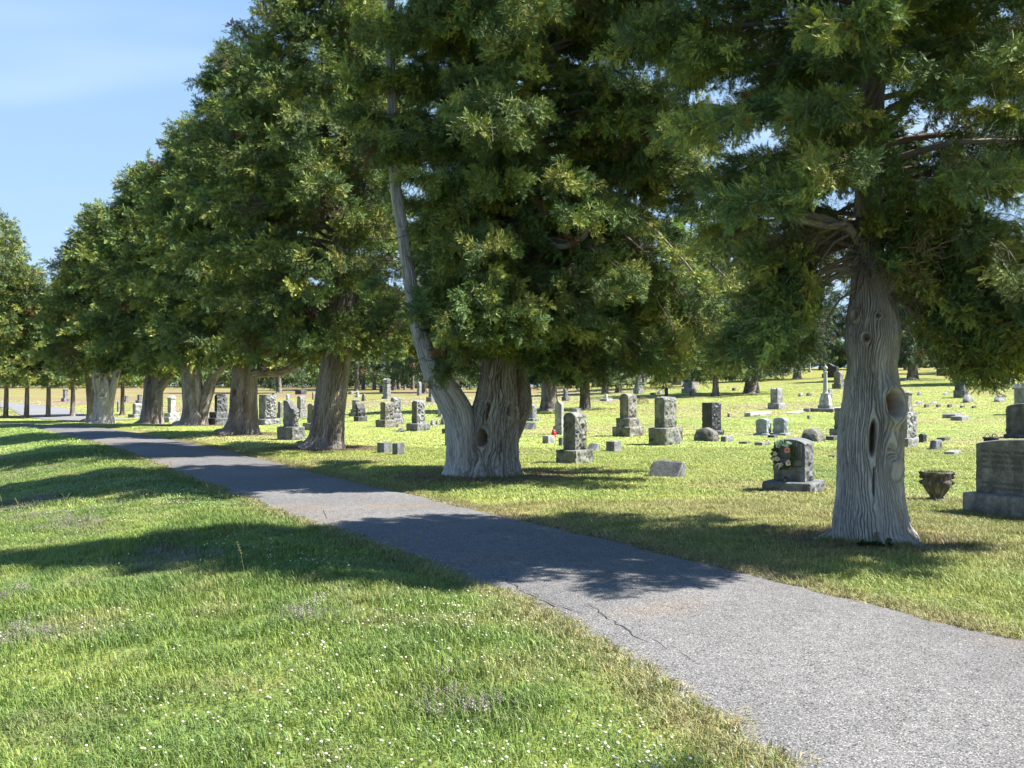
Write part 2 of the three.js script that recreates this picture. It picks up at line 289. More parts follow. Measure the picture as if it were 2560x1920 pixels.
// a crown of limbs, each carrying boughs; o.extra adds single limbs [height, azimuth, length, droop]
function crown(tree, o) {
  const r = rng(o.seed), list = [], wood = new Tri(), { h0, h1, R, n = 110, dens = 2.6, sc = 1, droop = 0.35, geos = B_MID, ax = () => [0, 0], pal = TIPS, tint = [1, 1, 1], dead = 0.005, shape = 0.62, floor = 1.9 } = o;
  const br = [];
  for (let i = 0; i < n; i++) {
    const t = clamp((i + r()) / n, 0, 1), tt = Math.pow(t, 0.85), h = h0 + (h1 - h0) * tt;
    const prof = tt < 0.22 ? 0.78 + tt / 0.22 * 0.22 : Math.pow(Math.max(0.02, 1 - (tt - 0.22) / 0.78), shape);
    br.push([h, i * 2.39996 + (r() - 0.5) * 0.9, R * prof * (0.68 + 0.45 * r()) + 0.12, droop * (1.25 - tt) * (0.6 + 0.8 * r())]);
  }
  for (const e of o.extra || []) br.push(e);
  const P = new THREE.Vector3(), out = new THREE.Vector3(), sd = new THREE.Vector3();
  for (const [h, az, L0, dr] of br) {
    const a0 = ax(h); out.set(Math.sin(az), 0, Math.cos(az)); sd.set(out.z, 0, -out.x);
    const L = Math.max(0, L0 * (o.lop ? o.lop(az, h) : 1) - 0.35 * sc), rise = 0.3 + 0.25 * r();
    if (L < 0.05) continue;
    const fl = typeof floor === 'function' ? floor(az) : floor;
    const at = (s, v) => { v.set(a0[0] + out.x * L * s, h + L * (rise * s - (rise + dr) * s * s + 0.3 * s * s * s), a0[1] + out.z * L * s); v.y = Math.max(v.y, fl + 0.35 + 0.3 * s); return v; };
    const pts = []; for (let k = 0; k <= 6; k++) pts.push(at(k / 6, new THREE.Vector3()).addScaledVector(sd, 0.05 * L * Math.sin(k * 1.7 + az)).clone());
    wood.tube(pts, 0.012 + 0.013 * L, 0.005, 5, mixc([0.12, 0.085, 0.06], [0.24, 0.21, 0.18], r()));
    const m = Math.round(L * dens * (0.8 + 0.4 * r()) / sc) + 2, bt = 0.75 + 0.5 * r();
    for (let k = 0; k < m; k++) {
      const s = k < 2 ? 1 - 0.1 * k : 1 - 0.82 * Math.pow(r(), 1.1), sg = k % 2 ? 1 : -1, w = k === 0 ? 0.2 : 1;
      const f6 = s * 6, i6 = Math.min(5, Math.floor(f6)); P.copy(pts[i6]).lerp(pts[i6 + 1], f6 - i6);
      V1.copy(out).multiplyScalar(0.5 + 0.35 * r()).addScaledVector(sd, sg * w * (0.35 + 0.55 * r())); V1.y += 0.14 - 1.25 * dr * (0.4 + 0.8 * r()) + (r() - 0.5) * 0.75; V1.normalize();
      const S = sc * (0.62 + 0.5 * r()); if (P.y + V1.y * 0.85 * S < fl) { V1.y = (fl - P.y) / (0.85 * S); V1.normalize(); }
      if (o.clear && (o.clear(P.x, P.y, P.z) || o.clear(P.x + V1.x * 0.45 * S, P.y + V1.y * 0.45 * S, P.z + V1.z * 0.45 * S) || o.clear(P.x + V1.x * 0.9 * S, P.y + V1.y * 0.9 * S, P.z + V1.z * 0.9 * S))) continue;
      const c = pal[Math.floor(r() * pal.length)], b = bt * (0.75 + 0.5 * r());
      list.push([P.x, P.y, P.z, V1.x, V1.y, V1.z, r() * 6.28, S, r() < dead ? [0.16, 0.085, 0.04] : [c[0] * b * tint[0], c[1] * b * tint[1], c[2] * b * tint[2]]]);
    }
    if (o.twigs) for (let k = 0; k < o.twigs; k++) {                 // thin bare twigs through the plume
      const s = 0.4 + 0.7 * r(); at(s, P); const p0 = P.clone(), q = [p0]; const dx = (r() - 0.5), dz = (r() - 0.5);
      for (let j = 1; j < 5; j++) q.push(new THREE.Vector3(p0.x + (out.x * 0.5 + dx) * 0.12 * j, p0.y + (0.02 - 0.018 * j) * j * (0.5 + r()), p0.z + (out.z * 0.5 + dz) * 0.12 * j));
      wood.tube(q, 0.0045, 0.0015, 3, mixc([0.16, 0.13, 0.1], [0.36, 0.33, 0.29], r()));
    }
  }
  part('branches', wood.geo(), twigMat, tree, 'stuff');
  const bare = []; if (o.bare) for (let k = 0; k < o.bare; k++) { const [h, az, L0, dr] = br[Math.floor(r() * r() * br.length)], s = 0.15 + 0.5 * r(), a0 = ax(h), L = L0 * s; bare.push([a0[0] + Math.sin(az) * L, Math.max(h + 0.25 * L - dr * L * s, 2.2), a0[1] + Math.cos(az) * L, Math.sin(az) * 0.6 + (r() - 0.5), -0.5 + 0.7 * r(), Math.cos(az) * 0.6 + (r() - 0.5), r() * 6.28, sc * (0.8 + 0.6 * r()), mixc([0.13, 0.09, 0.06], [0.28, 0.23, 0.18], r())]); }
  if (bare.length) { const im = new THREE.InstancedMesh(B_BARE, twigMat, bare.length), u = new THREE.Vector3(0, 1, 0), qq = new THREE.Quaternion(); bare.forEach((e, i) => { V2.set(e[3], e[4], e[5]).normalize(); Q4.setFromUnitVectors(u, V2).multiply(qq.setFromAxisAngle(u, e[6])); im.setMatrixAt(i, M4.compose(V3.set(e[0], e[1], e[2]), Q4, V1.set(e[7], e[7], e[7]))); im.setColorAt(i, COL.setRGB(...e[8])); }); im.name = 'bare_twigs'; im.userData.kind = 'stuff'; shade(im); tree.add(im); }
  const up = new THREE.Vector3(0, 1, 0), q2 = new THREE.Quaternion();
  geos.forEach((g, gi) => {
    const mine = list.filter((_, i) => i % geos.length === gi), im = new THREE.InstancedMesh(g, denseMat, mine.length);
    mine.forEach((e, i) => { V2.set(e[3], e[4], e[5]); Q4.setFromUnitVectors(up, V2).multiply(q2.setFromAxisAngle(up, e[6])); im.setMatrixAt(i, M4.compose(V3.set(e[0], e[1], e[2]), Q4, V1.set(e[7], e[7], e[7]))); im.setColorAt(i, COL.setRGB(...e[8])); });
    im.name = 'crown'; im.userData.kind = 'stuff'; shade(im); tree.add(im);
  });
  return list.length;
}
let nClumps = 0;
const treeAt = [];
function tree(name, label, X, Z, group) { treeAt.push([X, -Z]); return thing(name, label, 'tree', X, -Z, 0, group); }
const AV = 'arborvitae_tree', AVG = 'old arborvitae along the lane';
{ // the first tree: hollow slit, knot hole, burls
  const t = tree(AV, 'old evergreen whose grey trunk has a dark slit and a round knot hole', 3.77, 11.05, AVG), k = 0.00419;
  const rows = [[1372, 2180, 106], [1352, 2179, 98], [1325, 2176, 91], [1294, 2174, 89], [1218, 2175, 80], [1117, 2176, 80], [1050, 2180, 80], [1016, 2183, 77], [965, 2181, 68], [914, 2181, 60], [838, 2182, 69], [783, 2181, 62], [712, 2175, 44], [636, 2172, 35], [500, 2175, 32], [250, 2180, 28], [-200, 2185, 22], [-1000, 2190, 10]];
  const pts = rows.map(([y, x, r]) => [(x - 2180) * k, (1352 - y) * k, 0, r * k * 0.95]);
  const hs = y => (1372 - y) * k, an = (x, c, r) => Math.asin(clamp((x - c) / r, -0.99, 0.99));
  part('trunk', stem(pts, { rs: 0.33, nu: 520, nv: 1000, grow: 2.0, seed: 3, amp: 0.036, freq: 108, lobes: 0.05, roots: 0.26, nroot: 7, tone: 0.7, knots: [
    { a: an(2208, 2183, 78), s: hs(1008), R: 0.088, asp: 1.5, hole: 0.12, ring: 0.075 },
    { a: an(2156, 2178, 80), s: hs(1092), R: 0.038, asp: 5.2, hole: 0.2, ring: 0.022 },
    { a: an(2159, 2176, 80), s: hs(1200), R: 0.012, asp: 14, hole: 0.07, ring: 0.006, rot: 0.3 },
    { a: an(2202, 2176, 80), s: hs(1125), R: 0.045, asp: 2.6, hole: 0.02, ring: 0.02, rot: 0.2 },
    { a: an(2145, 2182, 69), s: hs(846), R: 0.036, asp: 1.2, hole: 0.06, ring: 0.03 },
    { a: an(2127, 2181, 66), s: hs(788), R: 0.034, asp: 1.5, hole: 0.03, ring: 0.045 },
    { a: an(2175, 2181, 63), s: hs(793), R: 0.024, hole: 0.04, ring: 0.03 },
    { a: an(2163, 2174, 42), s: hs(684), R: 0.03, asp: 1.3, hole: 0.05, ring: 0.03 },
    { a: an(2232, 2176, 80), s: hs(1170), R: 0.12, asp: 1.2, hole: -0.02, ring: 0, rot: 0 }] }), barkMat, t);
  // sawn limbs under the crown
  const V = (x, y, z) => new THREE.Vector3(x, y, z);
  const limb = (q, r0, r1, cap) => part('limb', stem(q.map((p, i) => [p[0], p[1], p[2], r0 + (r1 - r0) * i / (q.length - 1)]), { nu: 26, nv: 60, amp: 0.006, freq: 80, seed: q[0][1] * 7, lobes: 0.12, tone: 0.6, cap }), barkMat, t.children[0]);
  limb([[-0.06, 3.02, 0.05], [-0.35, 3.25, 0.28], [-0.6, 3.24, 0.4], [-0.98, 3.3, 0.52]], 0.05, 0.026, [0.62, 0.55, 0.42]);
  limb([[-0.05, 3.1, 0.05], [-0.5, 3.33, 0.2], [-0.9, 3.36, 0.36], [-1.2, 3.34, 0.42]], 0.045, 0.022, [0.62, 0.55, 0.42]);
  limb([[-0.05, 2.75, 0.0], [-0.35, 2.85, 0.0], [-0.8, 2.7, 0.1], [-1.3, 2.35, 0.2]], 0.05, 0.012);
  limb([[-0.03, 2.9, 0.0], [-0.4, 2.75, -0.1], [-0.7, 2.4, -0.1], [-0.9, 2.0, -0.1]], 0.04, 0.01);
  limb([[0.1, 2.6, 0.05], [0.5, 2.85, 0.3], [1.1, 2.85, 0.6], [1.7, 2.4, 0.8]], 0.05, 0.014);
  const ex = []; const er = rng(9);
  for (let i = 0; i < 20; i++) ex.push([2.7 + 0.9 * er(), 0.35 + 1.5 * er(), 1.2 + 1.2 * er(), 0.75 + 0.5 * er()]);      // hanging to the right, near side
  for (let i = 0; i < 11; i++) ex.push([2.8 + 0.6 * er(), -1.9 + 1.3 * er(), 1.0 + 0.7 * er(), 0.85 + 0.5 * er()]);
  for (let i = 0; i < 26; i++) ex.push([2.5 + 0.9 * er(), 0.2 + 1.5 * er(), 0.8 + 0.9 * er(), 0.7 + 0.5 * er()]);
  for (let i = 0; i < 18; i++) ex.push([2.6 + 0.8 * er(), -0.35 - 1.3 * er(), 0.85 + 0.8 * er(), 0.7 + 0.5 * er()]);
  nClumps += crown(t, { seed: 21, h0: 2.75, h1: 12.4, R: 2.5, n: 190, dens: 7.6, geos: B_NEAR, sc: 0.58, shape: 1.2, clear: (x, y, z) => { const f = -0.323 * x + 0.947 * z, s = 0.947 * x + 0.323 * z; return f > -0.15 && s > -0.5 && s < 0.42 && y < 3.1 - (s > 0.12 ? 0.6 : 0) + 0.35 * Math.abs(s); }, bare: 240, floor: az => Math.sin(az) > 0.2 ? 1.5 : 1.62, droop: 0.3, extra: ex, twigs: 5, dead: 0.005, lop: (az, h) => h < 3.4 && Math.cos(az) > 0.45 && Math.abs(Math.sin(az)) < 0.75 ? 0.45 : 1 });
}
{ // the widest tree: three fused stems
  const t = tree(AV, 'evergreen with the widest fluted trunk and a pale stem leaning away over the lane', -0.49, 19.18, AVG), k = 0.00727;
  const P = (y, x, r, z = 0) => [(x - 1212) * k, (1192 - y) * k, z, r];
  part('trunk', stem([P(1208, 1222, 0.74), P(1192, 1223, 0.6), P(1165, 1226, 0.5), P(1140, 1228, 0.45), P(1100, 1230, 0.43), P(1040, 1236, 0.42), P(990, 1242, 0.36), P(928, 1246, 0.3), P(800, 1250, 0.26), P(400, 1255, 0.22), P(-100, 1250, 0.15), P(-600, 1250, 0.05)], { nu: 300, nv: 520, grow: 2, seed: 8, rs: 0.42, amp: 0.065, freq: 55, lobes: 0.2, roots: 0.24, nroot: 8, tone: 0.5, warm: 0.12, knots: [{ a: -0.4, s: (1206 - 1094) * k, R: 0.1, asp: 1.6, hole: 0.22, ring: 0.06 }, { a: -0.3, s: (1206 - 1030) * k, R: 0.03, asp: 6, hole: 0.08, ring: 0.02 }, { a: 0.62, s: (1206 - 1022) * k, R: 0.05, asp: 2, hole: 0.08, ring: 0.03 }] }), barkMat, t);
  part('stem', stem([P(1208, 1164, 0.56, 0.06), P(1192, 1164, 0.44, 0.06), P(1172, 1163, 0.37, 0.07), P(1150, 1162, 0.33, 0.08), P(1100, 1158, 0.29, 0.1), P(1040, 1148, 0.27, 0.12), P(995, 1125, 0.25, 0.14), P(940, 1090, 0.2, 0.16), P(870, 1062, 0.15, 0.18), P(806, 1044, 0.13, 0.2), P(700, 1026, 0.115, 0.2), P(590, 1010, 0.1, 0.2), P(480, 992, 0.095, 0.2), P(350, 984, 0.085, 0.1), P(100, 975, 0.07), P(-400, 985, 0.03)], { nu: 180, nv: 420, grow: 1.5, seed: 15, rs: 0.25, amp: 0.026, freq: 75, lobes: 0.1, roots: 0.12, nroot: 5, tone: 0.84 }), barkMat, t);
  part('stem', stem([P(1206, 1272, 0.26, -0.05), P(1180, 1272, 0.22, -0.05), P(1120, 1268, 0.17, -0.05), P(1060, 1288, 0.17, -0.06), P(1015, 1302, 0.19, -0.08), P(975, 1303, 0.17, -0.1), P(940, 1303, 0.11, -0.1), P(800, 1306, 0.1, -0.12), P(500, 1330, 0.08, -0.1), P(0, 1350, 0.05)], { nu: 110, nv: 300, grow: 1.6, seed: 25, rs: 0.2, amp: 0.03, freq: 400, lobes: 0.16, roots: 0.14, nroot: 4, tone: 0.4, warm: 0.35 }), barkMat, t);
  const limb = (q, r0, r1) => part('limb', stem(q.map((p, i) => [p[0], p[1], p[2], r0 + (r1 - r0) * i / (q.length - 1)]), { nu: 24, nv: 60, amp: 0.008, freq: 80, seed: q[0][1] * 5, lobes: 0.12, tone: 0.35, warm: 0.2 }), barkMat, t.children[0]);
  limb([[0.3, 3.6, 0], [1.2, 4.6, 0.1], [2.1, 4.7, 0.3], [2.9, 3.7, 0.4], [3.3, 2.9, 0.4]], 0.11, 0.03);
  limb([[0.3, 4.2, 0.1], [0.9, 4.3, 0.9], [1.3, 4.0, 1.3], [1.7, 4.15, 1.5], [1.75, 4.6, 1.5]], 0.07, 0.035);
  const ex = [], er = rng(19);
  for (let i = 0; i < 34; i++) ex.push([2.3 + 1.6 * er(), -0.7 + 2.0 * er(), 1.3 + 1.6 * er(), 0.5 + 0.4 * er()]);      // low skirt, near side
  for (let i = 0; i < 16; i++) ex.push([3.6 + 1.6 * er(), 1.0 + 1.1 * er(), 2.9 + 1.3 * er(), 0.75 + 0.4 * er()]);       // long drooping side
  for (let i = 0; i < 30; i++) ex.push([5.0 + 6.5 * er(), -2.2 + 1.7 * er(), 1.9 + 1.4 * er(), 0.4]);
  for (let i = 0; i < 26; i++) ex.push([5.5 + 4.5 * er(), 0.9 + 1.2 * er(), 2.9 + 1.1 * er(), 0.45]);                     // crown of the leaning stem
  for (let i = 0; i < 20; i++) ex.push([2.5 + 1.2 * er(), -0.75 + 0.7 * er(), 0.9 + 0.8 * er(), 0.5 + 0.3 * er()]);       // sprays filling the fork
  for (let i = 0; i < 44; i++) ex.push([2.6 + 3.6 * er(), -1.5 + 1.3 * er(), 1.35 + 0.75 * er(), 0.25 + 0.35 * er()]);
  nClumps += crown(t, { seed: 33, h0: 2.6, h1: 14.5, R: 3.3, n: 190, dens: 7.2, geos: B_NEAR, sc: 0.66, clear: (x, y, z) => { if (z < -0.1 || y < 1.2 || y > 5.0) return false; const xs = y < 1.9 ? -0.75 - (y - 1.45) * 0.3 : y < 2.8 ? -0.9 - (y - 1.9) * 0.36 : -1.22 - (y - 2.8) * 0.125; const e = x - xs; return e > -0.28 && e < 0.0; }, bare: 200, floor: az => Math.sin(az) > 0.75 ? 1.6 : Math.sin(az) < -0.2 ? 1.45 : 2.15, droop: 0.32, extra: ex, twigs: 4, ax: h => [0.75 * ss(2, 6, h), 0], lop: (az, h) => h < 5.8 && Math.sin(az) < -0.35 ? 0.75 : 1, shape: 0.6 });
}
function cedar(label, X, Z, H1, Rc, h0, trunkRows, o) {
  const t = tree(AV, label, X, Z, o.group ?? AVG);
  part('trunk', stem(trunkRows, { nu: o.nu ?? 150, nv: o.nv ?? 220, grow: 1.8, seed: o.seed, amp: o.amp ?? 0.03, rs: 0.45, freq: o.freq ?? 50, lobes: 0.17, roots: o.roots ?? 0.26, nroot: 6, tone: o.tone ?? 0.4, warm: o.warm ?? 0.1, knots: o.knots }), barkMat, t);
  for (const [q, r0, r1, tone, cap] of o.limbs || []) part(o.limbName || 'limb', stem(q.map((p, i) => [p[0], p[1], p[2], r0 + (r1 - r0) * i / (q.length - 1)]), { nu: 36, nv: 70, amp: 0.02, freq: 50, seed: o.seed + q[0][1], lobes: 0.14, tone: tone ?? 0.4, warm: 0.15, cap }), barkMat, t.children[0]);
  nClumps += crown(t, { seed: o.seed * 7, h0, h1: H1, R: Rc, n: o.n ?? 120, bare: o.bare ?? 90, dens: o.dens ?? 5.6, geos: o.geos ?? B_MID, sc: o.sc ?? 1.0, droop: o.droop ?? 0.32, twigs: o.twigs ?? 2, floor: o.floor ?? 2.3, extra: o.extra, tint: o.tint, lop: o.lop, shape: o.shape, dead: o.dead });
  return t;
}
function surfaceRoots(t, n, r0, len, seed) {
  const r = rng(seed); for (let i = 0; i < n; i++) { const a = i / n * 6.283 + r() * 0.8, L = len * (0.6 + 0.7 * r()), b = a + (r() - 0.5) * 0.8, q = []; for (let k = 0; k <= 5; k++) { const f = k / 5, d = r0 * 0.72 + L * f, an = a + (b - a) * f; q.push([Math.sin(an) * d, 0.1 * (1 - f) * (1 - f) - 0.035 * f - 0.01, Math.cos(an) * d, 0.075 * (1 - f) + 0.012]); } part('root', stem(q, { nu: 22, nv: 30, seed: seed + i, amp: 0.012, freq: 80, lobes: 0.2, tone: 0.45, warm: 0.1 }), barkMat, t.children[0]); }
}
surfaceRoots(scene.children.find(o => o.name === AV), 7, 0.42, 0.4, 31); surfaceRoots(scene.children.find(o => o.name === AV + '_001'), 9, 0.66, 0.5, 47);
const skirt = (seed, n, h, R) => { const r = rng(seed), e = []; for (let i = 0; i < n; i++) e.push([h + r() * 1.2, r() * 6.28, R * (0.6 + 0.45 * r()), 0.4 + 0.4 * r()]); return e; };
cedar('straight-trunked evergreen leaning slightly, spreading roots, behind the widest tree', -4.86, 27.76, 13.8, 3.5, 3.0, [[-0.1, -0.1, 0, 0.66], [-0.05, 0.05, 0, 0.55], [0, 0.35, 0, 0.46], [0.05, 0.9, 0, 0.42], [0.15, 1.8, 0, 0.4], [0.28, 2.6, 0, 0.38], [0.4, 4, 0, 0.32], [0.5, 8, 0, 0.2], [0.4, 12, 0, 0.06]], { seed: 41, nu: 220, nv: 420, n: 165, sc: 0.88, tone: 0.36, warm: 0.2 , extra: [...skirt(3, 20, 2.5, 2.9), [5, -1.3, 3.5, 0.25], [6, -1.5, 3.4, 0.2], [7.5, -1.2, 3.3, 0.2], [2.9, 1.2, 2.3, 0.6], [3.2, 1.5, 2.6, 0.6], [3.4, 1.7, 2.8, 0.55]], twigs: 4, dead: 0.01, bare: 260 });
cedar('knot-holed evergreen with one long low limb arching sideways', -9.27, 36.37, 13.4, 3.2, 2.9, [[-0.1, -0.1, 0, 0.75], [-0.05, 0.1, 0, 0.58], [0, 0.5, 0, 0.48], [0.02, 1.2, 0, 0.44], [0.05, 2, 0, 0.42], [0.05, 2.8, 0, 0.36], [0, 5, 0, 0.26], [0, 12, 0, 0.06]], { seed: 52, nu: 140, nv: 280, n: 150, sc: 0.95, tone: 0.36, warm: 0.22, knots: [{ a: -0.55, s: 1.55, R: 0.09, hole: 0.16, ring: 0.03, asp: 1.4 }], limbs: [[[[0.2, 2.1, 0.1], [0.8, 2.15, 0.2], [1.5, 2.2, 0.2], [2.1, 2.6, 0.2], [2.5, 3.3, 0.2]], 0.2, 0.1, 0.3], [[[-0.1, 2.4, 0.2], [-0.4, 2.6, 0.5], [-0.9, 2.7, 0.6], [-1.5, 2.9, 0.6]], 0.14, 0.06, 0.3]], extra: skirt(5, 18, 2.7, 2.6) });
cedar('twin-stemmed evergreen with a sawn pale scar on its trunk', -13.8, 46, 13.2, 3.5, 3.4, [[-0.1, -0.1, 0, 0.72], [-0.05, 0.15, 0, 0.58], [-0.05, 0.8, 0, 0.48], [-0.12, 1.8, 0, 0.45], [-0.2, 2.6, 0, 0.36], [-0.2, 3.6, 0, 0.26], [-0.1, 6, 0, 0.2], [0, 12, 0, 0.06]], { seed: 63, n: 135, sc: 1.0, tone: 0.46, knots: [{ a: 0.25, s: 2.55, R: 0.12, hole: 0.02, ring: 0.05, asp: 1.4, rot: 0.7 }], limbName: 'stem', limbs: [[[[0.15, -0.05, 0.05], [0.3, 0.6, 0.1], [0.55, 1.4, 0.1], [0.85, 2.2, 0.1], [1.4, 2.7, 0.1], [2.4, 3.0, 0.1]], 0.34, 0.12, 0.3]], extra: skirt(6, 14, 3.0, 2.6) });
cedar('dark evergreen with two limbs curving out from a low fork', -17.4, 51, 12.6, 3.5, 3.0, [[-0.1, -0.1, 0, 0.68], [-0.05, 0.15, 0, 0.54], [0, 0.9, 0, 0.46], [0.05, 1.8, 0, 0.42], [0.05, 3, 0, 0.34], [0, 6, 0, 0.22], [0, 11, 0, 0.06]], { seed: 74, n: 135, sc: 1.05, tone: 0.35, warm: 0.15, limbs: [[[[0.25, 1.5, 0.1], [0.7, 2.2, 0.1], [1.2, 2.9, 0.1], [1.7, 3.8, 0.1]], 0.24, 0.14, 0.3], [[[0.35, 1.9, 0.15], [1.0, 2.35, 0.2], [1.7, 2.75, 0.2], [2.6, 2.9, 0.2]], 0.16, 0.09, 0.3]], extra: skirt(8, 14, 2.7, 2.6) });
{ const t = cedar('evergreen with a pale bleached, broken-off trunk and bare dead branchlets', -22.4, 58, 11.8, 3.4, 3.4, [[-0.15, -0.15, 0, 0.85], [-0.1, 0.15, 0, 0.6], [-0.05, 0.7, 0, 0.5], [-0.02, 1.4, 0, 0.5], [-0.05, 2.1, 0, 0.42], [-0.1, 2.7, 0, 0.3], [0.1, 5, 0, 0.24], [0.1, 10.5, 0, 0.06]], { seed: 85, n: 125, sc: 1.1, tone: 0.92, warm: -0.1, roots: 0.25, knots: [{ a: 0.1, s: 1.75, R: 0.16, hole: 0.05, ring: 0.05, asp: 0.8, rot: 0.4 }], limbName: 'stem', limbs: [[[[-0.2, 1.6, 0.25], [-0.32, 2.3, 0.35], [-0.35, 2.95, 0.35]], 0.24, 0.19, 0.9, [0.6, 0.52, 0.42]], [[[0.3, 1.2, 0.1], [0.5, 2.0, 0.12], [0.72, 2.9, 0.12], [0.8, 3.6, 0.1]], 0.22, 0.14, 0.85]] });
  const w = new Tri(), r = rng(44); for (let k = 0; k < 16; k++) { const a = r() * 6.28, p = [new THREE.Vector3(-0.4, 3.6 + r() * 1.3, 0.5)]; for (let j = 1; j < 6; j++) p.push(p[j - 1].clone().add(new THREE.Vector3(Math.cos(a) * 0.22 - 0.06 + (r() - 0.5) * 0.2, (r() - 0.55) * 0.3, 0.12 + Math.sin(a) * 0.1))); w.tube(p, 0.03, 0.008, 4, [0.5, 0.47, 0.42]); } part('dead_branches', w.geo(), twigMat, t, 'stuff'); }
cedar('forked evergreen with sunlit bark beside the bleached trunk', -25.6, 64.5, 10.8, 3.0, 3.2, [[-0.1, -0.15, 0, 0.62], [0, 0.2, 0, 0.42], [-0.05, 1, 0, 0.33], [-0.2, 2.2, 0, 0.26], [-0.3, 3.5, 0, 0.22], [-0.2, 10, 0, 0.05]], { seed: 96, n: 105, sc: 1.1, tone: 0.4, warm: 0.35, limbName: 'stem', limbs: [[[[0.15, 0.6, 0], [0.55, 1.3, 0.05], [0.8, 2.2, 0.05], [0.85, 3.4, 0]], 0.22, 0.16, 0.3]] });
// the tree behind the camera's right hand: only the edge of its shadow falls into view
cedar('evergreen standing at the near end of the row, casting shade on the lane', 8.1, 1.9, 12.5, 2.4, 2.8, [[0, -0.1, 0, 0.5], [0, 0.3, 0, 0.4], [0, 3, 0, 0.3], [0, 11.5, 0, 0.05]], { seed: 7, nu: 60, nv: 90, n: 80, dens: 2, sc: 1.4, twigs: 0, bare: 0 });
// slim trees across the end of the lane
const SLIM = 'slim trees across the end of the lane', slimTint = [1, 1, 1];
[[-35.3, 73.5, 13.6, 2.7, 2.2], [-33.9, 73.6, 11.2, 2.4, 1.8], [-32.7, 74.3, 10.0, 2.3, 1.6], [-31.7, 76, 9.4, 2.4, 1.7], [-29.0, 78.4, 7.6, 2.0, 1.5]].forEach(([x, z, h, rc, h0], i) => cedar(['tallest slim tree of the group across the end of the lane', 'slim tree second from the tallest across the end of the lane', 'slim tree in the middle of the group across the end of the lane', 'slim tree beside the forked evergreen', 'short slim tree standing behind the bleached trunk'][i], x, z, h, rc, h0 + 0.5, [[0, -0.1, 0, 0.26], [0.02, 0.3, 0, 0.16], [0.05, 2.4, 0, 0.13], [0, 4, 0, 0.1], [0, h * 0.92, 0, 0.03]], { seed: 110 + i * 9, nu: 24, nv: 50, n: 70, dens: 3, sc: 1.1, geos: B_FAR, roots: 0.2, tone: 0.2, warm: 0.3, twigs: 0, bare: 0, tint: slimTint, droop: 0.3, group: SLIM, amp: 0.015, shape: 0.7 }));
[[-38.6, 76, 15.5, 3.0], [-45, 92, 17, 4], [-41, 84, 12, 3.4]].forEach(([x, z, h, rc], i) => cedar(['broad pale-green tree beyond the slim trees, its top tallest', 'big tree farthest down the lane beside the pale path', 'rounder tree between the pale path and the slim trees'][i], x, z, h, rc, 2.2, [[0, -0.1, 0, 0.3], [0, 0.5, 0, 0.2], [0, 4, 0, 0.16], [0, h * 0.9, 0, 0.03]], { seed: 160 + i * 9, nu: 24, nv: 40, n: 80, dens: 3, sc: 1.2, geos: B_FAR, roots: 0.2, tone: 0.2, warm: 0.3, twigs: 0, bare: 0, group: 'trees beyond the end of the lane', amp: 0.01 }));
// spruces and other trees on the slope
const SPR = [[0.045, 0.08, 0.045], [0.065, 0.1, 0.045], [0.085, 0.12, 0.05], [0.035, 0.065, 0.04]];
function spruce(name, label, X, Z, H1, R, h0, rt, o = {}) {
  const t = tree(name, label, X, Z, o.group);
  part('trunk', stem([[0, -0.15, 0, rt * 1.6], [0, 0.15, 0, rt * 1.2], [0, 1, 0, rt], [0, 3, 0, rt * 0.85], [0, H1 * 0.5, 0, rt * 0.5], [0, H1 * 0.95, 0, 0.03]], { nu: 44, nv: 90, grow: 1.6, seed: X * 3 + Z, amp: 0.03, freq: 40, roots: 0.2, lobes: 0.08, tone: 0.25, warm: 0.1 }), barkMat, t);
  nClumps += crown(t, { seed: Math.round(X * 31 + Z * 7), h0, h1: H1, R, n: o.n ?? 90, dens: o.dens ?? 3.0, sc: o.sc ?? 1.3, droop: o.droop ?? 0.75, geos: o.geos ?? B_FAR, pal: o.pal ?? SPR, twigs: 0, shape: o.shape ?? 0.9, tint: o.tint, dead: 0.02, extra: o.extra, floor: o.floor ?? 1.6 });
}
spruce('spruce_tree', 'big spruce with thick straight trunk and drooping boughs, up the lawn from the widest tree', 2.2, 62.4, 19, 4.8, 3.2, 0.45, { n: 120 });
spruce('spruce_tree', 'shaggy spruce with boughs hanging to the grass beside the big spruce', 4.5, 65, 15, 3.4, 2.0, 0.3, { n: 90, droop: 0.95 });
spruce('spruce_tree', 'slender dark-stemmed conifer, first of two on the slope', 8.8, 99.7, 13, 3, 3.6, 0.3, { group: 'two slender conifers on the slope' });
spruce('spruce_tree', 'slender leaning conifer, second of two on the slope', 10.3, 102, 12, 3, 3.6, 0.27, { group: 'two slender conifers on the slope' });
spruce('spruce_tree', 'heavy dark conifer with roots bared on the bank', 20.5, 90.2, 18, 5, 2.6, 0.55, { n: 120, droop: 0.85 });
spruce('spruce_tree', 'shadowy conifer with hanging curtains of twigs', 16.6, 86, 14, 3.2, 1.6, 0.24, { droop: 1.0 });
spruce('shade_tree', 'massive grey-trunked tree with flaring base on the hilltop', 19.3, 113.6, 19, 6, 5.5, 0.7, { pal: TIPS, tint: [1.6, 1.7, 1.2], droop: 0.3, geos: B_BROAD, dens: 1.4, sc: 1.6, shape: 0.6 });
spruce('spruce_tree', 'dark conifer close behind the hollow trunk, low on the hill', 42, 110.5, 16, 5.2, 2.0, 0.5, { n: 110, droop: 0.8 });
spruce('spruce_tree', 'blue-dark conifer above the twin tablet', 45, 96, 15, 4.6, 3.4, 0.4, { n: 100, droop: 0.8 });
spruce('spruce_tree', 'conifer on the hill crest over the far slabs', 56, 129, 17, 5.5, 2.2, 0.5, { n: 100, droop: 0.7 });
spruce('spruce_tree', 'conifer behind the white column on the hill', 33, 122, 15, 4.2, 3.0, 0.4, { n: 90, droop: 0.7 });
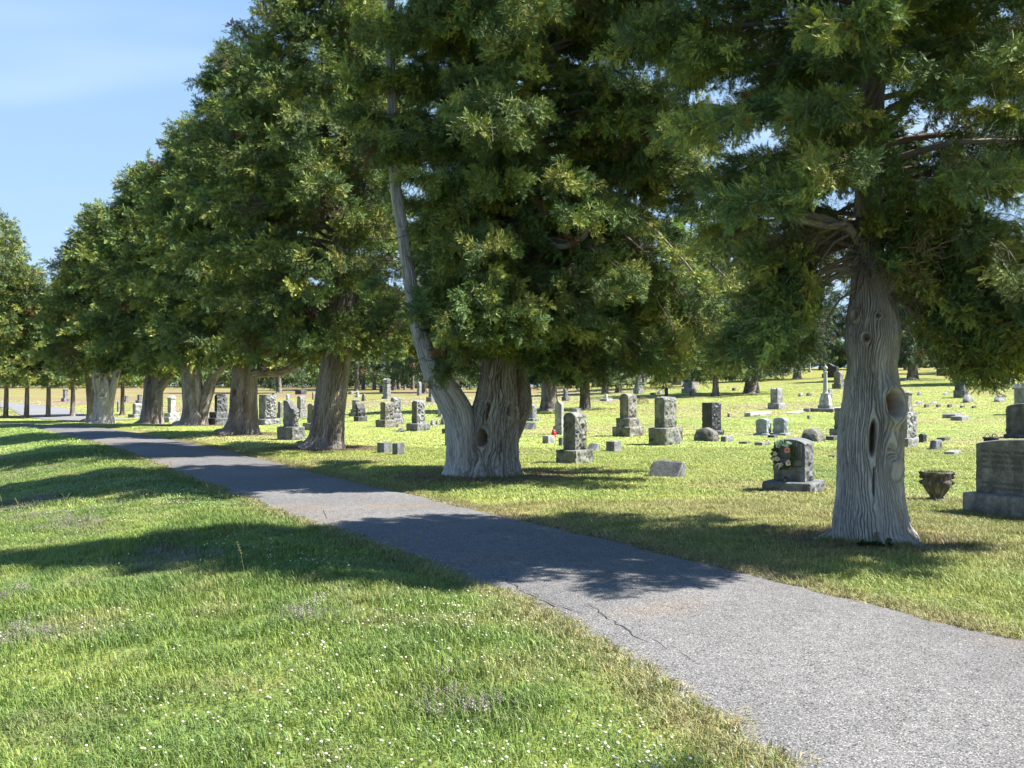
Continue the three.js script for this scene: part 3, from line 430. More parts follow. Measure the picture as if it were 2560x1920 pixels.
{ // the belt of dark conifers behind the graves
  const r = rng(71); for (let i = 0; i < 20; i++) { const x = -34 + i * 5.6 + (r() - 0.5) * 3, z = 128 + r() * 26; spruce('belt_conifer', 'dark conifer of the belt behind the graves', x, z, 12 + r() * 6, 3.4 + r() * 1.6, 1.6 + r(), 0.3, { group: 'belt of conifers behind the graves', n: 64, dens: 2.2, sc: 1.5, droop: 0.55, floor: 0.7, shape: 0.8 }); }
}
// the far wood: single trees with gaps of sky between
{
  const r = rng(202), WOOD = [[0.075, 0.13, 0.03], [0.1, 0.16, 0.04], [0.055, 0.1, 0.028], [0.12, 0.17, 0.05]];
  const spots = []; for (let i = 0; i < 38; i++) spots.push([-118 + i * 6.0 + (r() - 0.5) * 4, 168 + r() * 26, 11 + r() * 8, 4 + r() * 2.2]);
  spots.forEach(([x, z, h, R], i) => spruce('wood_tree', 'tree of the far wood that closes the cemetery', x, z, h, R, 1.2 + 0.8 * r(), 0.2 + 0.12 * r(), { group: 'far wood behind the graves', pal: WOOD, droop: 0.3, geos: B_BROAD, floor: 0.3, n: 70, dens: 2.2, sc: 1.7, shape: 0.6 }));
  [[-24.5, 150], [-22, 156], [-20, 153], [-17, 158], [-14.6, 155]].forEach(([x, z], i) => spruce('pale_trunk_tree', 'pale bare-stemmed tree standing before the far wood', x, z, 15, 3.2, 6.5, 0.24, { group: 'pale stems before the far wood', pal: WOOD, droop: 0.3, geos: B_BROAD, n: 45, dens: 1.2, sc: 1.6, shape: 0.6 }));
}
{ // scrub at the foot of the far wood, one mass
  const r = rng(303), N = 2200, im = new THREE.InstancedMesh(B_BROAD[0], denseMat, N), u = new THREE.Vector3(0, 1, 0), qq = new THREE.Quaternion();
  for (let i = 0; i < N; i++) { const x = -130 + 250 * r(), z = -(164 + 14 * r()), s = 1.6 + 2.2 * r(); V2.set(r() - 0.5, 0.5 + r(), r() - 0.5).normalize(); Q4.setFromUnitVectors(u, V2).multiply(qq.setFromAxisAngle(u, r() * 6.28)); im.setMatrixAt(i, M4.compose(V3.set(x, H(x, z) - 0.1 + 1.2 * r() * r(), z), Q4, V1.set(s, s, s))); const b = 0.6 + 0.6 * r(); im.setColorAt(i, COL.setRGB(0.08 * b, 0.125 * b, 0.035 * b)); }
  im.name = 'undergrowth'; tag(shade(im), 'leafy scrub closing the foot of the far wood', 'undergrowth', null, 'stuff'); scene.add(im);
}
console.log('clumps', nClumps);
function tintGeo(g, c = [1, 1, 1]) { const n = g.attributes.position.count, a = new Float32Array(n * 3); for (let i = 0; i < n; i++) a.set(c, i * 3); g.setAttribute('color', new THREE.BufferAttribute(a, 3)); return g; }
// ---------------------------------------------------------------- grass, clover, weeds
{
  const tuft = (seed, n, rad, hgt, wid, lean) => {
    const r = rng(seed), T = new Tri();
    for (let k = 0; k < n; k++) {
      const a = r() * 6.283, q = Math.sqrt(r()) * rad, x = Math.cos(a) * q, z = Math.sin(a) * q, h = hgt * (0.4 + 0.8 * r()), b = r() * 6.283, l = lean * h * (0.25 + r()), w = wid * (0.6 + 0.7 * r());
      const cx = Math.cos(b), cz = Math.sin(b), px = -cz * w, pz = cx * w, mx = x + cx * l * 0.35, mz = z + cz * l * 0.35, v = 0.65 + 0.7 * r(), y = r(), c = y < 0.12 ? [v * 1.5, v * 1.2, v * 1.6] : y < 0.3 ? [v * 0.7, v * 0.9, v] : [v, v, v];
      const A = T.v(x - px, -0.01, z - pz, c), B = T.v(x + px, -0.01, z + pz, c), C = T.v(mx + px * 0.8, h * 0.6, mz + pz * 0.8, c), D = T.v(mx - px * 0.8, h * 0.6, mz - pz * 0.8, c), E = T.v(x + cx * l, h * (1 - 0.25 * lean), z + cz * l, c);
      T.q(A, B, C, D); T.f(D, C, E);
    }
    return T.geo();
  };
  const gm = leafMat([1, 1, 1], 0.4, 0.55); gm.vertexColors = true; const gd = mat([1.1, 1.1, 1.1], 0.7, { side: THREE.DoubleSide, vertexColors: true }), r = rng(99), sets = {};
  const add = (key, x, y, z, s, sy, c) => (sets[key] ||= []).push([x, y, z, s, sy, r() * 6.283, c, (r() - 0.5) * 0.3]);
  const bands = [[3.6, 9, 68, 'a', 0.14], [9, 15, 52, 'a', 0.14], [15, 28, 16, 'b', 0.26], [28, 55, 4.6, 'c', 0.55], [55, 110, 0.9, 'd', 1.2]];
  const nearTrunk = (x, z) => { for (const [bx, bz, br] of BASES) { const q = Math.hypot(x - bx, z + bz) / br; if (q < 0.8 || (q < 2.2 && r() > ss(0.8, 2.2, q + 0.8 * (vn(x * 5, z * 5) - 0.5)))) return true; } return false; };
  for (const [z0, z1, den, key, rad] of bands) {
    const w = 0.5 * z1 + 1.8, n = Math.round((z1 - z0) * 2 * w * den);
    for (let i = 0; i < n; i++) {
      const Z = z0 + (z1 - z0) * r(), x = (r() * 2 - 1) * w; if (Math.abs(x) > 0.5 * Z + 1.6) continue;
      const z = -Z, d = roadDist(x, z), e = d > 0 ? edgeR(Z) : edgeL(Z), gap = Math.abs(d) - e;
      if (gap < rad * 0.9 || nearTrunk(x, z)) continue;
      const L = lawn(x, z), y = Hg(x, z), side = d < 0, v = 0.85 + 0.3 * r(), c = L.c.map(k => k * v);
      const tall = side ? (0.6 + 0.6 * ss(0.45, 0.75, fbm(x * 0.8 + 9, z * 0.8, 4, 2))) : 0.6 + 0.3 * fbm(x, z, 6, 2);
      add(key + (r() < 0.5 ? '0' : '1'), x, y, z, 0.9 + 0.3 * r(), tall * (gap < 0.5 ? 0.75 : 1), c);
    }
  }
  for (let i = 0; i < 26000; i++) {                                // single tufts fray the lawn's edge
    const f = 0.02 + Math.pow(r(), 1.25) * 0.5, p = curve.getPointAt(f), t = curve.getTangentAt(f), Z = -p.z; if (Z < 3.6 || Z > 34) continue;
    const left = r() < 0.5, q = Math.abs(r() + r() - 1) * 0.42 - 0.05, off = left ? -(edgeL(Z) + q) : edgeR(Z) + q, x = p.x - t.z * off, z = p.z + t.x * off;
    if (r() < 0.3 && q < 0.08) continue; const L = lawn(x, z), v = 0.75 + 0.5 * r(), c = L.edge > 0.35 && r() < 0.2 ? STRAW.map(k => k * v) : L.c.map(k => k * v);
    add('t', x, Hg(x, z), z, 0.8 + 0.5 * r(), 0.6 + 0.4 * r(), c);
  }
  for (let i = 0; i < 60000; i++) {                                // flowers and seed stalks on the rough side
    const Z = 3.6 + 21 * Math.pow(r(), 1.4), x = (r() * 2 - 1) * (0.5 * Z + 1.6), z = -Z, d = roadDist(x, z); if (d > -edgeL(Z) - 0.06) continue;
    const L = lawn(x, z), y = Hg(x, z);
    const cl = ss(0.42, 0.62, fbm(x * 0.55 + 70, z * 0.55 + 4, 3, 3)) * (0.25 + 0.75 * ss(0.4, 0.62, fbm(x * 2.3, z * 2.3 + 9, 3, 2))) * (0.3 + 1.2 * ss(-4.2, -1.6, d)) * (1 - 0.6 * L.edge), u = r();
    if (u < cl * 0.3) add('f', x, y + 0.035 + 0.04 * r(), z, 0.65 + 0.6 * r(), 0.7 + 0.4 * r(), mixc([0.5, 0.49, 0.38], [0.36, 0.31, 0.19], r()));
    else if (u > 1 - 0.42 * L.mauve) add('m', x, y, z, 0.6 + 0.6 * r(), 0.7 + 0.6 * r(), mixc([0.24, 0.16, 0.2], [0.42, 0.34, 0.36], r()));
    else if (u > 0.5 && u < 0.504 && Z > 6) add('s', x, y, z, 1, 0.5 + 0.6 * r(), [0.3, 0.3, 0.12]);
  }
  // straw and dead blades lying over the lane's broken side
  for (let i = 0; i < 2600; i++) {
    const f = Math.pow(r(), 1.3) * 0.45, p = curve.getPointAt(f), t = curve.getTangentAt(f), Z = -p.z; if (Z < 3.6) continue;
    const left = r() < 0.75, off = left ? -(edgeL(Z) + 0.16 * (r() + r() - 1.15)) : edgeR(Z) + 0.14 * (r() + r() - 0.9), x = p.x - t.z * off, z = p.z + t.x * off;
    add('w', x, H(x, z) - 0.04, z, 0.6 + 0.6 * r(), 0.45, mixc(STRAW, [0.2, 0.2, 0.05], r() < 0.3 ? 0.8 : 0.3 * r()));
  }
  for (const [bx, bz, br] of BASES) for (let i = 0; i < (bz < 30 ? 2600 : 700); i++) {     // needle litter under the trunks
    const a = r() * 6.283, q = br * (0.7 + 1.6 * r() * r() + 0.5 * r()), x = bx + Math.sin(a) * q, z = -bz + Math.cos(a) * q; add('n', x, Hg(x, z) + 0.012, z, bz < 12 ? 0.8 + 0.6 * r() : 1.5 + r(), 1, mixc([0.2, 0.12, 0.06], [0.42, 0.33, 0.2], r()));
  }
  // longer grass at the foot of the first two trunks
  for (let i = 0; i < 260; i++) { const a = r() * 6.283, q = 0.42 + 0.25 * r() * r(), x = 3.77 + Math.sin(a) * q * 1.05, z = -11.05 + Math.cos(a) * q; add('t', x, Hg(x, z), z, 0.9, 1 + 0.9 * r(), mixc(GREEN, DRY, 0.7 * r())); }
  for (let i = 0; i < 260; i++) { const a = r() * 6.283, q = 0.62 + 0.3 * r(), x = -0.45 + Math.sin(a) * q * 1.1, z = -19.18 + Math.cos(a) * q; add('t', x, Hg(x, z), z, 1.1, 0.9 + 0.7 * r(), mixc(GREEN, DRY, 0.5 * r())); }
  const fl = new THREE.IcosahedronGeometry(0.0074, 1); fl.scale(1, 0.85, 1);
  const stalk = (() => { const T = new Tri(), V = (x, y, z) => new THREE.Vector3(x, y, z); T.tube([V(0, 0, 0), V(0.01, 0.12, 0.005), V(0.03, 0.24, 0.01), V(0.06, 0.32, 0.02)], 0.0018, 0.001, 3); for (let k = 0; k < 9; k++) { const y = 0.24 + k * 0.011, s = k % 2 ? 1 : -1; const a = T.v(0.03 + k * 0.004, y, 0.01), b = T.v(0.03 + k * 0.004 + s * 0.012, y + 0.012, 0.013), c = T.v(0.034 + k * 0.004, y + 0.02, 0.008); T.f(a, b, c); } return T.geo(); })();
  const mauve = (() => { const r2 = rng(4), T = new Tri(), V = (x, y, z) => new THREE.Vector3(x, y, z); for (let k = 0; k < 5; k++) { const x = (r2() - 0.5) * 0.09, z = (r2() - 0.5) * 0.09, h = 0.05 + 0.05 * r2(); for (let j = 0; j < 7; j++) { const a = j * 2.1, y = h * (0.5 + 0.5 * j / 7), q = 0.009; const A = T.v(x, y, z), B = T.v(x + Math.cos(a) * q, y + 0.007, z + Math.sin(a) * q), C = T.v(x + Math.cos(a + 0.7) * q, y + 0.007, z + Math.sin(a + 0.7) * q); T.f(A, B, C); } } return T.geo(); })();
  const geos = { a0: tuft(1, 95, 0.15, 0.075, 0.0024, 0.8), a1: tuft(2, 95, 0.16, 0.065, 0.0026, 1.0), t: tuft(11, 14, 0.05, 0.065, 0.0024, 0.9), b0: tuft(3, 120, 0.3, 0.07, 0.0044, 1.2), b1: tuft(4, 120, 0.31, 0.065, 0.0046, 1.4), c0: tuft(5, 150, 0.62, 0.042, 0.008, 2.0), c1: tuft(6, 150, 0.64, 0.04, 0.0085, 2.2), d0: tuft(7, 150, 1.4, 0.04, 0.017, 2.2), d1: tuft(8, 150, 1.45, 0.038, 0.018, 2.3), n: tuft(12, 7, 0.06, 0.012, 0.0026, 2.6), w: tuft(9, 16, 0.07, 0.03, 0.0022, 3.0), f: tintGeo(fl), s: tintGeo(stalk), m: tintGeo(mauve) };
  const names = { n: ['needle_litter', 'brown dropped sprays and needle litter round the tree feet', 'litter'], f: ['clover_flowers', 'small white clover heads scattered through the lawn beside the lane', 'clover'], s: ['seed_stalks', 'thin grass seed stalks standing above the rough lawn', 'seed stalks'], m: ['mauve_flowers', 'patches of tiny mauve flower spikes low in the rough lawn', 'wildflowers'], w: ['dry_straw', 'dry straw-coloured grass fringing the lane', 'dry grass'] };
  let tot = 0; const QB = new THREE.Quaternion();
  for (const k in sets) {
    const L = sets[k], im = new THREE.InstancedMesh(geos[k], 'cdf'.includes(k[0]) ? gd : gm, L.length); tot += L.length;
    L.forEach((e, i) => { const big = 'abcd'.includes(k[0]); if (big) { const ee = 0.2; V3.set((Hg(e[0] - ee, e[2]) - Hg(e[0] + ee, e[2])) / (2 * ee), 1, (Hg(e[0], e[2] - ee) - Hg(e[0], e[2] + ee)) / (2 * ee)).normalize(); Q4.setFromUnitVectors(V2.set(0, 1, 0), V3).multiply(QB.setFromAxisAngle(V2, e[5])); } else Q4.setFromEuler(EU.set(e[7], e[5], e[7] * 0.7)); M4.compose(V1.set(e[0], e[1], e[2]), Q4, V2.set(e[3], e[3] * e[4], e[3])); im.setMatrixAt(i, M4); im.setColorAt(i, COL.setRGB(...e[6])); });
    const nm = names[k] || ['grass', { a: 'fine short blades of the nearest lawn', b: 'mown grass under the trees further along the lane', c: 'mown grass between the gravestones', d: 'sunlit grass of the far slope', t: 'ragged grass along both edges of the lane' }[k[0]], 'grass'];
    im.name = numbered(nm[0]); tag(shade(im), nm[1] + (k[1] === '1' ? ', wider tufts' : ''), nm[2], null, 'stuff'); scene.add(im);
  }
  // crumbs of asphalt and gravel at the broken edge
  const gr = new THREE.DodecahedronGeometry(0.011, 0), G = []; for (let i = 0; i < 1500; i++) { const f = Math.pow(r(), 1.2) * 0.4, p = curve.getPointAt(f), t = curve.getTangentAt(f), Z = -p.z; if (Z < 3.6) continue; const off = r() < 0.8 ? -(edgeL(Z) + 0.22 * (r() + r() - 1.1)) : edgeR(Z) + 0.1 * (r() - 0.5), x = p.x - t.z * off, z = p.z + t.x * off; G.push([x, H(x, z) - 0.036, z, 0.3 + 0.9 * r() * r()]); }
  const im = new THREE.InstancedMesh(gr, mat([1, 1, 1], 0.95), G.length); G.forEach((e, i) => { EU.set(r() * 6, r() * 6, r() * 6); im.setMatrixAt(i, M4.compose(V1.set(e[0], e[1], e[2]), Q4.setFromEuler(EU), V2.set(e[3] * 1.3, e[3] * 0.8, e[3]))); const g = 0.14 + 0.25 * r(); im.setColorAt(i, COL.setRGB(g, g * 0.97, g * 0.95)); });
  im.name = 'gravel'; tag(shade(im), 'loose crumbs of asphalt along the broken edge of the lane', 'gravel', null, 'stuff'); scene.add(im);
  console.log('grass', tot);
}
// ---------------------------------------------------------------- gravestones
const stoneTex = dataTex(512, (u, v) => { let g = 0.72 + 0.18 * (tn(u, v, 256, 21) - 0.5) + 0.16 * (tn(u, v, 40, 22) - 0.5) + 0.2 * (tn(u, v, 9, 23) - 0.5); if (tn(u, v, 200, 24) > 0.8) g -= 0.16; return [g, g, g]; });
const stoneBump = dataTex(512, (u, v) => { const g = 0.5 * tn(u, v, 90, 31) + 0.5 * tn(u, v, 30, 32); return [g, g, g]; }, false);
const TINT = { grey: [0.38, 0.38, 0.375], grey2: [0.3, 0.3, 0.285], slate: [0.26, 0.27, 0.27], dark: [0.16, 0.16, 0.16], black: [0.06, 0.062, 0.07], pale: [0.46, 0.46, 0.445], tan: [0.36, 0.34, 0.295], brown: [0.25, 0.235, 0.2], lichen: [0.32, 0.325, 0.29], marble: [0.66, 0.67, 0.64], white: [0.74, 0.74, 0.71], blue: [0.46, 0.52, 0.55] };
const stoneMats = {};
function stoneMat(c) { return stoneMats[c] ||= new THREE.MeshStandardMaterial({ color: new THREE.Color().setRGB(...TINT[c].map(v => v * 1.22)), map: stoneTex, bumpMap: stoneBump, bumpScale: 0.004, roughness: c === 'black' ? 0.5 : 0.85, vertexColors: true }); }
function slab(w, h, t, { sub = 8, rough = 0, front = 0, top = 'flat', seed = 1, col = 'grey', flare = 0 } = {}) {
  const nx = clamp(Math.round(1.7 * sub * w / 0.7), 2, 40), ny = clamp(Math.round(1.7 * sub * h / 0.7), 2, 46), nz = clamp(Math.round(1.7 * sub * t / 0.5), 2, 34), g = new THREE.BoxGeometry(w, h, t, nx, ny, nz), p = g.attributes.position, nr = g.attributes.normal, uv = [], cl = [];
  const prof = { flat: () => 1, arch: q => 1 - 0.07 * q * q - 0.035 * q * q * q * q, gable: q => 1 - 0.13 * Math.abs(q), swoop: q => 1 - 0.3 * ss(-0.35, 0.75, q), rough: q => 0.97 + 0.06 * vn(q * 3 + seed, 4) - 0.06 * q * q, pillars: q => 0.9 + 0.1 * Math.abs(Math.cos(q * 4.7)) }[top];
  for (let i = 0; i < p.count; i++) {
    let x = p.getX(i), y = p.getY(i) + h / 2, z = p.getZ(i); const q = 2 * x / w, k = 2 * z / t, f = y / h, ex = Math.abs(q) > 0.999, ez = Math.abs(k) > 0.999, et = f > 0.999;
    const X = x, Y = y, Z = z;
    uv.push((Math.abs(nr.getX(i)) > 0.5 ? Z : X) / 1.3 + seed * 0.37, (Math.abs(nr.getY(i)) > 0.5 ? Z : Y) / 1.3 + seed * 0.61);
    const ch = s => { const a = fbm(X * 11 + s + seed * 5, Y * 10, Z * 11 + s, 3), b = Math.abs(2 * vn(X * 21 + s, Y * 17 + seed, Z * 21) - 1); return a * 1.3 + b * 0.75 - 1.0; };
    y *= prof(clamp(q, -1, 1));
    const inY = Math.min(1, Math.min(f, 1 - f) * 6), inZ = Math.min(1, (1 - Math.abs(k)) * 3), inX = Math.min(1, (1 - Math.abs(q)) * 4);
    if (ex && rough) x += Math.sign(q) * rough * 0.075 * (ch(1) + 0.3 * inY * inZ) * (0.25 + 0.75 * inZ);
    if (ez && front) z += Math.sign(k) * front * 0.06 * (ch(3) + 0.45 * inY * inX);
    if (et && (top === 'rough' || top === 'swoop' || (rough > 1 && top !== 'flat'))) y += 0.05 * rough * ch(5) * inZ;
    if (ex && ez) { x *= 0.985; z *= 0.97; }
    if (et && (ex || ez)) y -= 0.012;
    p.setXYZ(i, x, y, z);
    let v = 0.86 + 0.35 * (fbm(X * 3 + seed, Y * 2, Z * 3, 3) - 0.5), c = [v, v, v];
    const str = ss(0.56, 0.72, vn(X * 14 + seed, Y * 0.8, Z * 14 + 2)) * 0.28; c = c.map(a => a * (1 - str));         // rain streaks
    if (col === 'lichen' || col === 'brown' || col === 'tan') { const l = ss(0.55, 0.66, fbm(X * 9, Y * 9 + seed, Z * 9, 2)), dk = ss(0.54, 0.68, fbm(X * 6 + 9, Y * 6, Z * 6 + seed, 3)); c = mixc(c, [0.34, 0.33, 0.26], dk * (col === 'tan' ? 0.5 : 0.95)); c = mixc(c, [1.15, 1.15, 0.95], l * 0.6); }
    cl.push(...c);
  }
  g.setAttribute('uv', new THREE.Float32BufferAttribute(uv, 2)); g.setAttribute('color', new THREE.Float32BufferAttribute(cl, 3)); g.computeVertexNormals(); return g;
}
const YAW = -35 * Math.PI / 180;
const STONES = [
  {k:'tablet',x:4.37,z:-16.36,w:0.5,t:0.45,h:0.84,c:'slate',l:'grey granite headstone with a flower wreath hung on its front',bases:[[0.2,0.32]],top:'arch',sub:18,panel:1,key:'wreath',rough:0.8},
  {k:'tablet',x:6.5,z:-12.85,w:1.75,t:0.3,h:0.99,c:'grey',l:'wide grey monument carved with rows of names, beside the planter urn',bases:[[0.27,0.25]],top:'arch',sub:18,key:'names',rough:0.3,yaw:-1.09},
  {k:'tablet',x:1.34,z:-22.43,w:0.3,t:0.47,h:1.11,c:'lichen',l:'lichen-mottled granite tablet on one rough base, close beside the widest trunk',bases:[[0.265,0.26]],top:'arch',sub:16},
  {k:'slant',x:2.76,z:-18.89,w:0.59,t:0.25,h:0.31,c:'slate',l:'low slant marker with a dark sloping face alone on the open grass',n:'slant_marker',a:'grave marker',sub:10},
  {k:'tablet',x:4.35,z:-29.85,w:0.31,t:0.84,h:1.37,c:'lichen',l:'blocky lichen-stained granite monument on a single tall base',bases:[[0.355,0.3]],top:'rough',sub:16},
  {k:'tablet',x:3.84,z:-34.85,w:0.33,t:0.57,h:1.44,c:'tan',l:'round-topped tan monument with moulded cap on two stepped bases',bases:[[0.23,0.42],[0.21,0.2]],top:'arch',band:1,sub:14},
  {k:'tablet',x:6.72,z:-35.49,w:0.36,t:0.76,h:1.13,c:'black',l:'tall near-black granite monument with a square top',bases:[[0.16,0.2]],top:'flat',sub:14},
  {k:'boulder',x:5.86,z:-31.8,w:0.65,t:0.51,h:0.43,c:'brown',l:'low rough-backed stone in front of the black monument',n:'rock_faced_marker',a:'grave marker',sub:10},
  {k:'block',x:6.42,z:-31.5,w:0.16,t:0.64,h:0.17,c:'grey',l:'small rough granite block beside the black monument',n:'block_marker',a:'grave marker',rough:1},
  {k:'ledger',x:6.64,z:-30.09,w:0.25,t:0.35,h:0.08,c:'brown',l:'short flat slab between the black monument and the wreath stone',n:'flat_marker',a:'grave marker'},
  {k:'ledger',x:6.99,z:-29.38,w:0.23,t:0.7,h:0.11,c:'lichen',l:'longer flat slab just behind the wreath stone',n:'flat_marker',a:'grave marker'},
  {k:'tablet',x:8.51,z:-35.68,w:0.37,t:0.43,h:0.59,c:'blue',l:'smaller of the two pale blue-grey headstones standing as a pair',g:'pale blue-grey headstone pair',bases:[[0.12,0.16]],top:'arch',sub:12},
  {k:'tablet',x:9.09,z:-35.67,w:0.39,t:0.37,h:0.63,c:'blue',l:'larger of the two pale blue-grey headstones standing as a pair',g:'pale blue-grey headstone pair',bases:[[0.14,0.16]],top:'arch',sub:12},
  {k:'ledger',x:8.38,z:-33.9,w:0.21,t:0.31,h:0.1,c:'dark',l:'little flat marker at the foot of the pale headstone pair',n:'flat_marker',a:'grave marker'},
  {k:'boulder',x:9.09,z:-31.85,w:0.51,t:0.74,h:0.41,c:'brown',l:'brown rough-hewn stone behind the wreath stone',n:'rock_faced_marker',a:'grave marker',sub:10},
  {k:'ledger',x:9.87,z:-32.45,w:0.26,t:0.56,h:0.13,c:'dark',l:'dark flat ledger against the near hollow trunk',n:'flat_marker',a:'grave marker'},
  {k:'ledger',x:7.39,z:-24.25,w:0.15,t:0.34,h:0.07,c:'brown',l:'mossy flat marker in the grass between the hollow trunk and the wreath stone',n:'flat_marker',a:'grave marker'},
  {k:'tablet',x:11.1,z:-35.62,w:0.35,t:0.25,h:0.95,c:'grey2',l:'grey tablet half hidden behind the hollow trunk',bases:[[0.24,0.3]],top:'flat',sub:8},
  {k:'tablet',x:10.65,z:-28.71,w:0.47,t:0.87,h:0.96,c:'pale',l:'pale rock-sided die on a boulder-like base, behind the hollow trunk on the urn side',bases:[[0.27,0.1]],top:'flat',sub:14,rough:1.4},
  {k:'pedestal',x:21.54,z:-58.01,w:0.73,t:0.73,h:1.22,c:'tan',l:'pyramid-capped pedestal behind the pale rock-sided die',bases:[[0.22,0.1]],cap:'pyramid'},
  {k:'tablet',x:12.14,z:-31.18,w:0.14,t:0.37,h:0.28,c:'black',l:'small black round-topped headstone',top:'arch',bases:[],sub:8},
  {k:'slant',x:10.97,z:-27.3,w:0.16,t:0.67,h:0.28,c:'slate',l:'sloping-topped grey block between the urn and the small black headstone',n:'slant_marker',a:'grave marker',rise:0.75},
  {k:'ledger',x:13.18,z:-32.23,w:0.24,t:0.66,h:0.1,c:'dark',l:'dark ledger lying beside the small black headstone',n:'flat_marker',a:'grave marker'},
  {k:'ledger',x:10.63,z:-25.44,w:0.23,t:0.82,h:0.09,c:'pale',l:'flush pale marker behind the urn',n:'flat_marker',a:'grave marker'},
  {k:'ledger',x:21.59,z:-51.64,w:0.58,t:2.24,h:0.19,c:'grey',l:'long low kerb-like slab behind the square ledger',n:'ledger_slab',a:'grave slab'},
  {k:'ledger',x:20.88,z:-49.15,w:0.5,t:1.63,h:0.2,c:'pale',l:'square grey ledger slab lying on the bright lawn',n:'ledger_slab',a:'grave slab'},
  {k:'tablet',x:16.48,z:-33.78,w:1.05,t:0.95,h:1.13,c:'dark',l:'dark stone with shouldered top behind the monument of names',top:'arch',bases:[[0.12,0.15]],sub:10},
  {k:'pedestal',x:26.2,z:-53.74,w:0.97,t:0.97,h:1.61,c:'pale',l:'pale pedestal rising behind the dark shouldered stone',bases:[[0.2,0.2]],cap:'flat'},
  {k:'block',x:24.66,z:-62.73,w:0.1,t:0.81,h:0.19,c:'dark',l:'small marker in the evenly spaced row of five on the slope',g:'row of five little markers',n:'block_marker',a:'grave marker'},
  {k:'block',x:25.3,z:-62.57,w:0.1,t:0.71,h:0.19,c:'dark',l:'small marker in the evenly spaced row of five on the slope',g:'row of five little markers',n:'block_marker',a:'grave marker'},
  {k:'block',x:25.92,z:-62.45,w:0.1,t:0.74,h:0.19,c:'dark',l:'small marker in the evenly spaced row of five on the slope',g:'row of five little markers',n:'block_marker',a:'grave marker'},
  {k:'block',x:26.43,z:-61.87,w:0.1,t:0.76,h:0.14,c:'dark',l:'small marker in the evenly spaced row of five on the slope',g:'row of five little markers',n:'block_marker',a:'grave marker'},
  {k:'block',x:26.86,z:-61.3,w:0.1,t:0.79,h:0.14,c:'dark',l:'small marker in the evenly spaced row of five on the slope',g:'row of five little markers',n:'block_marker',a:'grave marker'},
  {k:'block',x:2.56,z:-26.55,w:0.24,t:0.38,h:0.27,c:'grey',l:'grey cube marker between the lichen tablet and the blocky monument',n:'block_marker',a:'grave marker'},
  {k:'slant',x:2.06,z:-26.82,w:0.26,t:0.18,h:0.22,c:'pale',l:'slanted grey marker tucked behind the lichen tablet',n:'slant_marker',a:'grave marker'},
  {k:'block',x:1.4,z:-29.2,w:0.1,t:0.25,h:0.24,c:'slate',l:'upright block partly hidden by the lichen tablet',n:'block_marker',a:'grave marker'},
  {k:'block',x:1.05,z:-30.3,w:0.2,t:0.36,h:0.24,c:'pale',l:'cube marker below the red jar',n:'block_marker',a:'grave marker'},
  {k:'thin',x:1.64,z:-36.49,w:0.28,t:0.15,h:1.17,c:'marble',l:'thin white marble slab behind the red jar',bases:[[0.14,0.16],[0.13,0.1]],top:'gable'},
  {k:'tablet',x:0.92,z:-48.82,w:0.31,t:0.36,h:0.81,c:'grey',l:'rough grey tablet across the lawn behind the widest trunk',bases:[[0.2,0.2]],top:'rough',sub:10},
  {k:'slant',x:0.65,z:-40.74,w:0.45,t:0.22,h:0.29,c:'slate',l:'slant marker in front of the rough grey tablet by the widest trunk',n:'slant_marker',a:'grave marker'},
  {k:'block',x:0.14,z:-31.78,w:0.1,t:0.11,h:0.13,c:'grey',l:'sliver of a block showing past the widest trunk',n:'block_marker',a:'grave marker'},
  {k:'block',x:-3.13,z:-25.88,w:0.23,t:0.29,h:0.27,c:'slate',l:'farther one of two grey cubes standing corner to corner',g:'two grey cubes corner to corner',n:'block_marker',a:'grave marker'},
  {k:'block',x:-2.7,z:-25.09,w:0.16,t:0.27,h:0.3,c:'slate',l:'one of two grey cubes, closer to the lane, standing corner to corner',g:'two grey cubes corner to corner',n:'block_marker',a:'grave marker'},
  {k:'block',x:-1.72,z:-29.44,w:0.14,t:0.32,h:0.37,c:'slate',l:'taller block pressed against the leaning stem of the widest tree',n:'block_marker',a:'grave marker'},
  {k:'block',x:-2.26,z:-36.86,w:0.18,t:0.4,h:0.19,c:'brown',l:'low block behind the taller one at the leaning stem',n:'block_marker',a:'grave marker'},
  {k:'tablet',x:-3.52,z:-39.65,w:0.27,t:0.46,h:1.14,c:'pale',l:'dark-fronted granite tablet with a white rocky end, on one base',bases:[[0.24,0.34]],top:'rough',sub:16,rough:1.3,frontdark:1},
  {k:'tablet',x:-5.06,z:-42.75,w:0.28,t:0.55,h:1.05,c:'tan',l:'brownish tablet with scalloped rocky end on a dark base',bases:[[0.3,0.3]],top:'rough',sub:14,rough:1.3},
  {k:'tablet',x:-5.16,z:-46.88,w:0.21,t:0.48,h:1.19,c:'grey',l:'round-headed stone on two bases behind the brownish tablet',bases:[[0.2,0.2],[0.2,0.1]],top:'arch',sub:12,rough:1.2},
  {k:'slant',x:-4.1,z:-38.51,w:0.17,t:0.35,h:0.15,c:'slate',l:'small wedge marker in the grass by the brownish tablet',n:'slant_marker',a:'grave marker'},
  {k:'tablet',x:-7.09,z:-49.34,w:0.2,t:0.48,h:0.86,c:'dark',l:'dark swoop-topped stone with rough end',bases:[[0.28,0.14]],top:'swoop',sub:12,rough:1.2},
  {k:'pedestal',x:-8.46,z:-57.03,w:0.27,t:0.27,h:1.01,c:'pale',l:'gabled pedestal directly behind the dark swoop-topped stone',bases:[[0.22,0.3],[0.2,0.15]],cap:'gable'},
  {k:'thin',x:-3.7,z:-54.59,w:0.26,t:0.16,h:0.72,c:'marble',l:'slim pale marble tablet, the outer of a pair behind the leaning stem',g:'slim marble pair',bases:[[0.1,0.1]],top:'gable'},
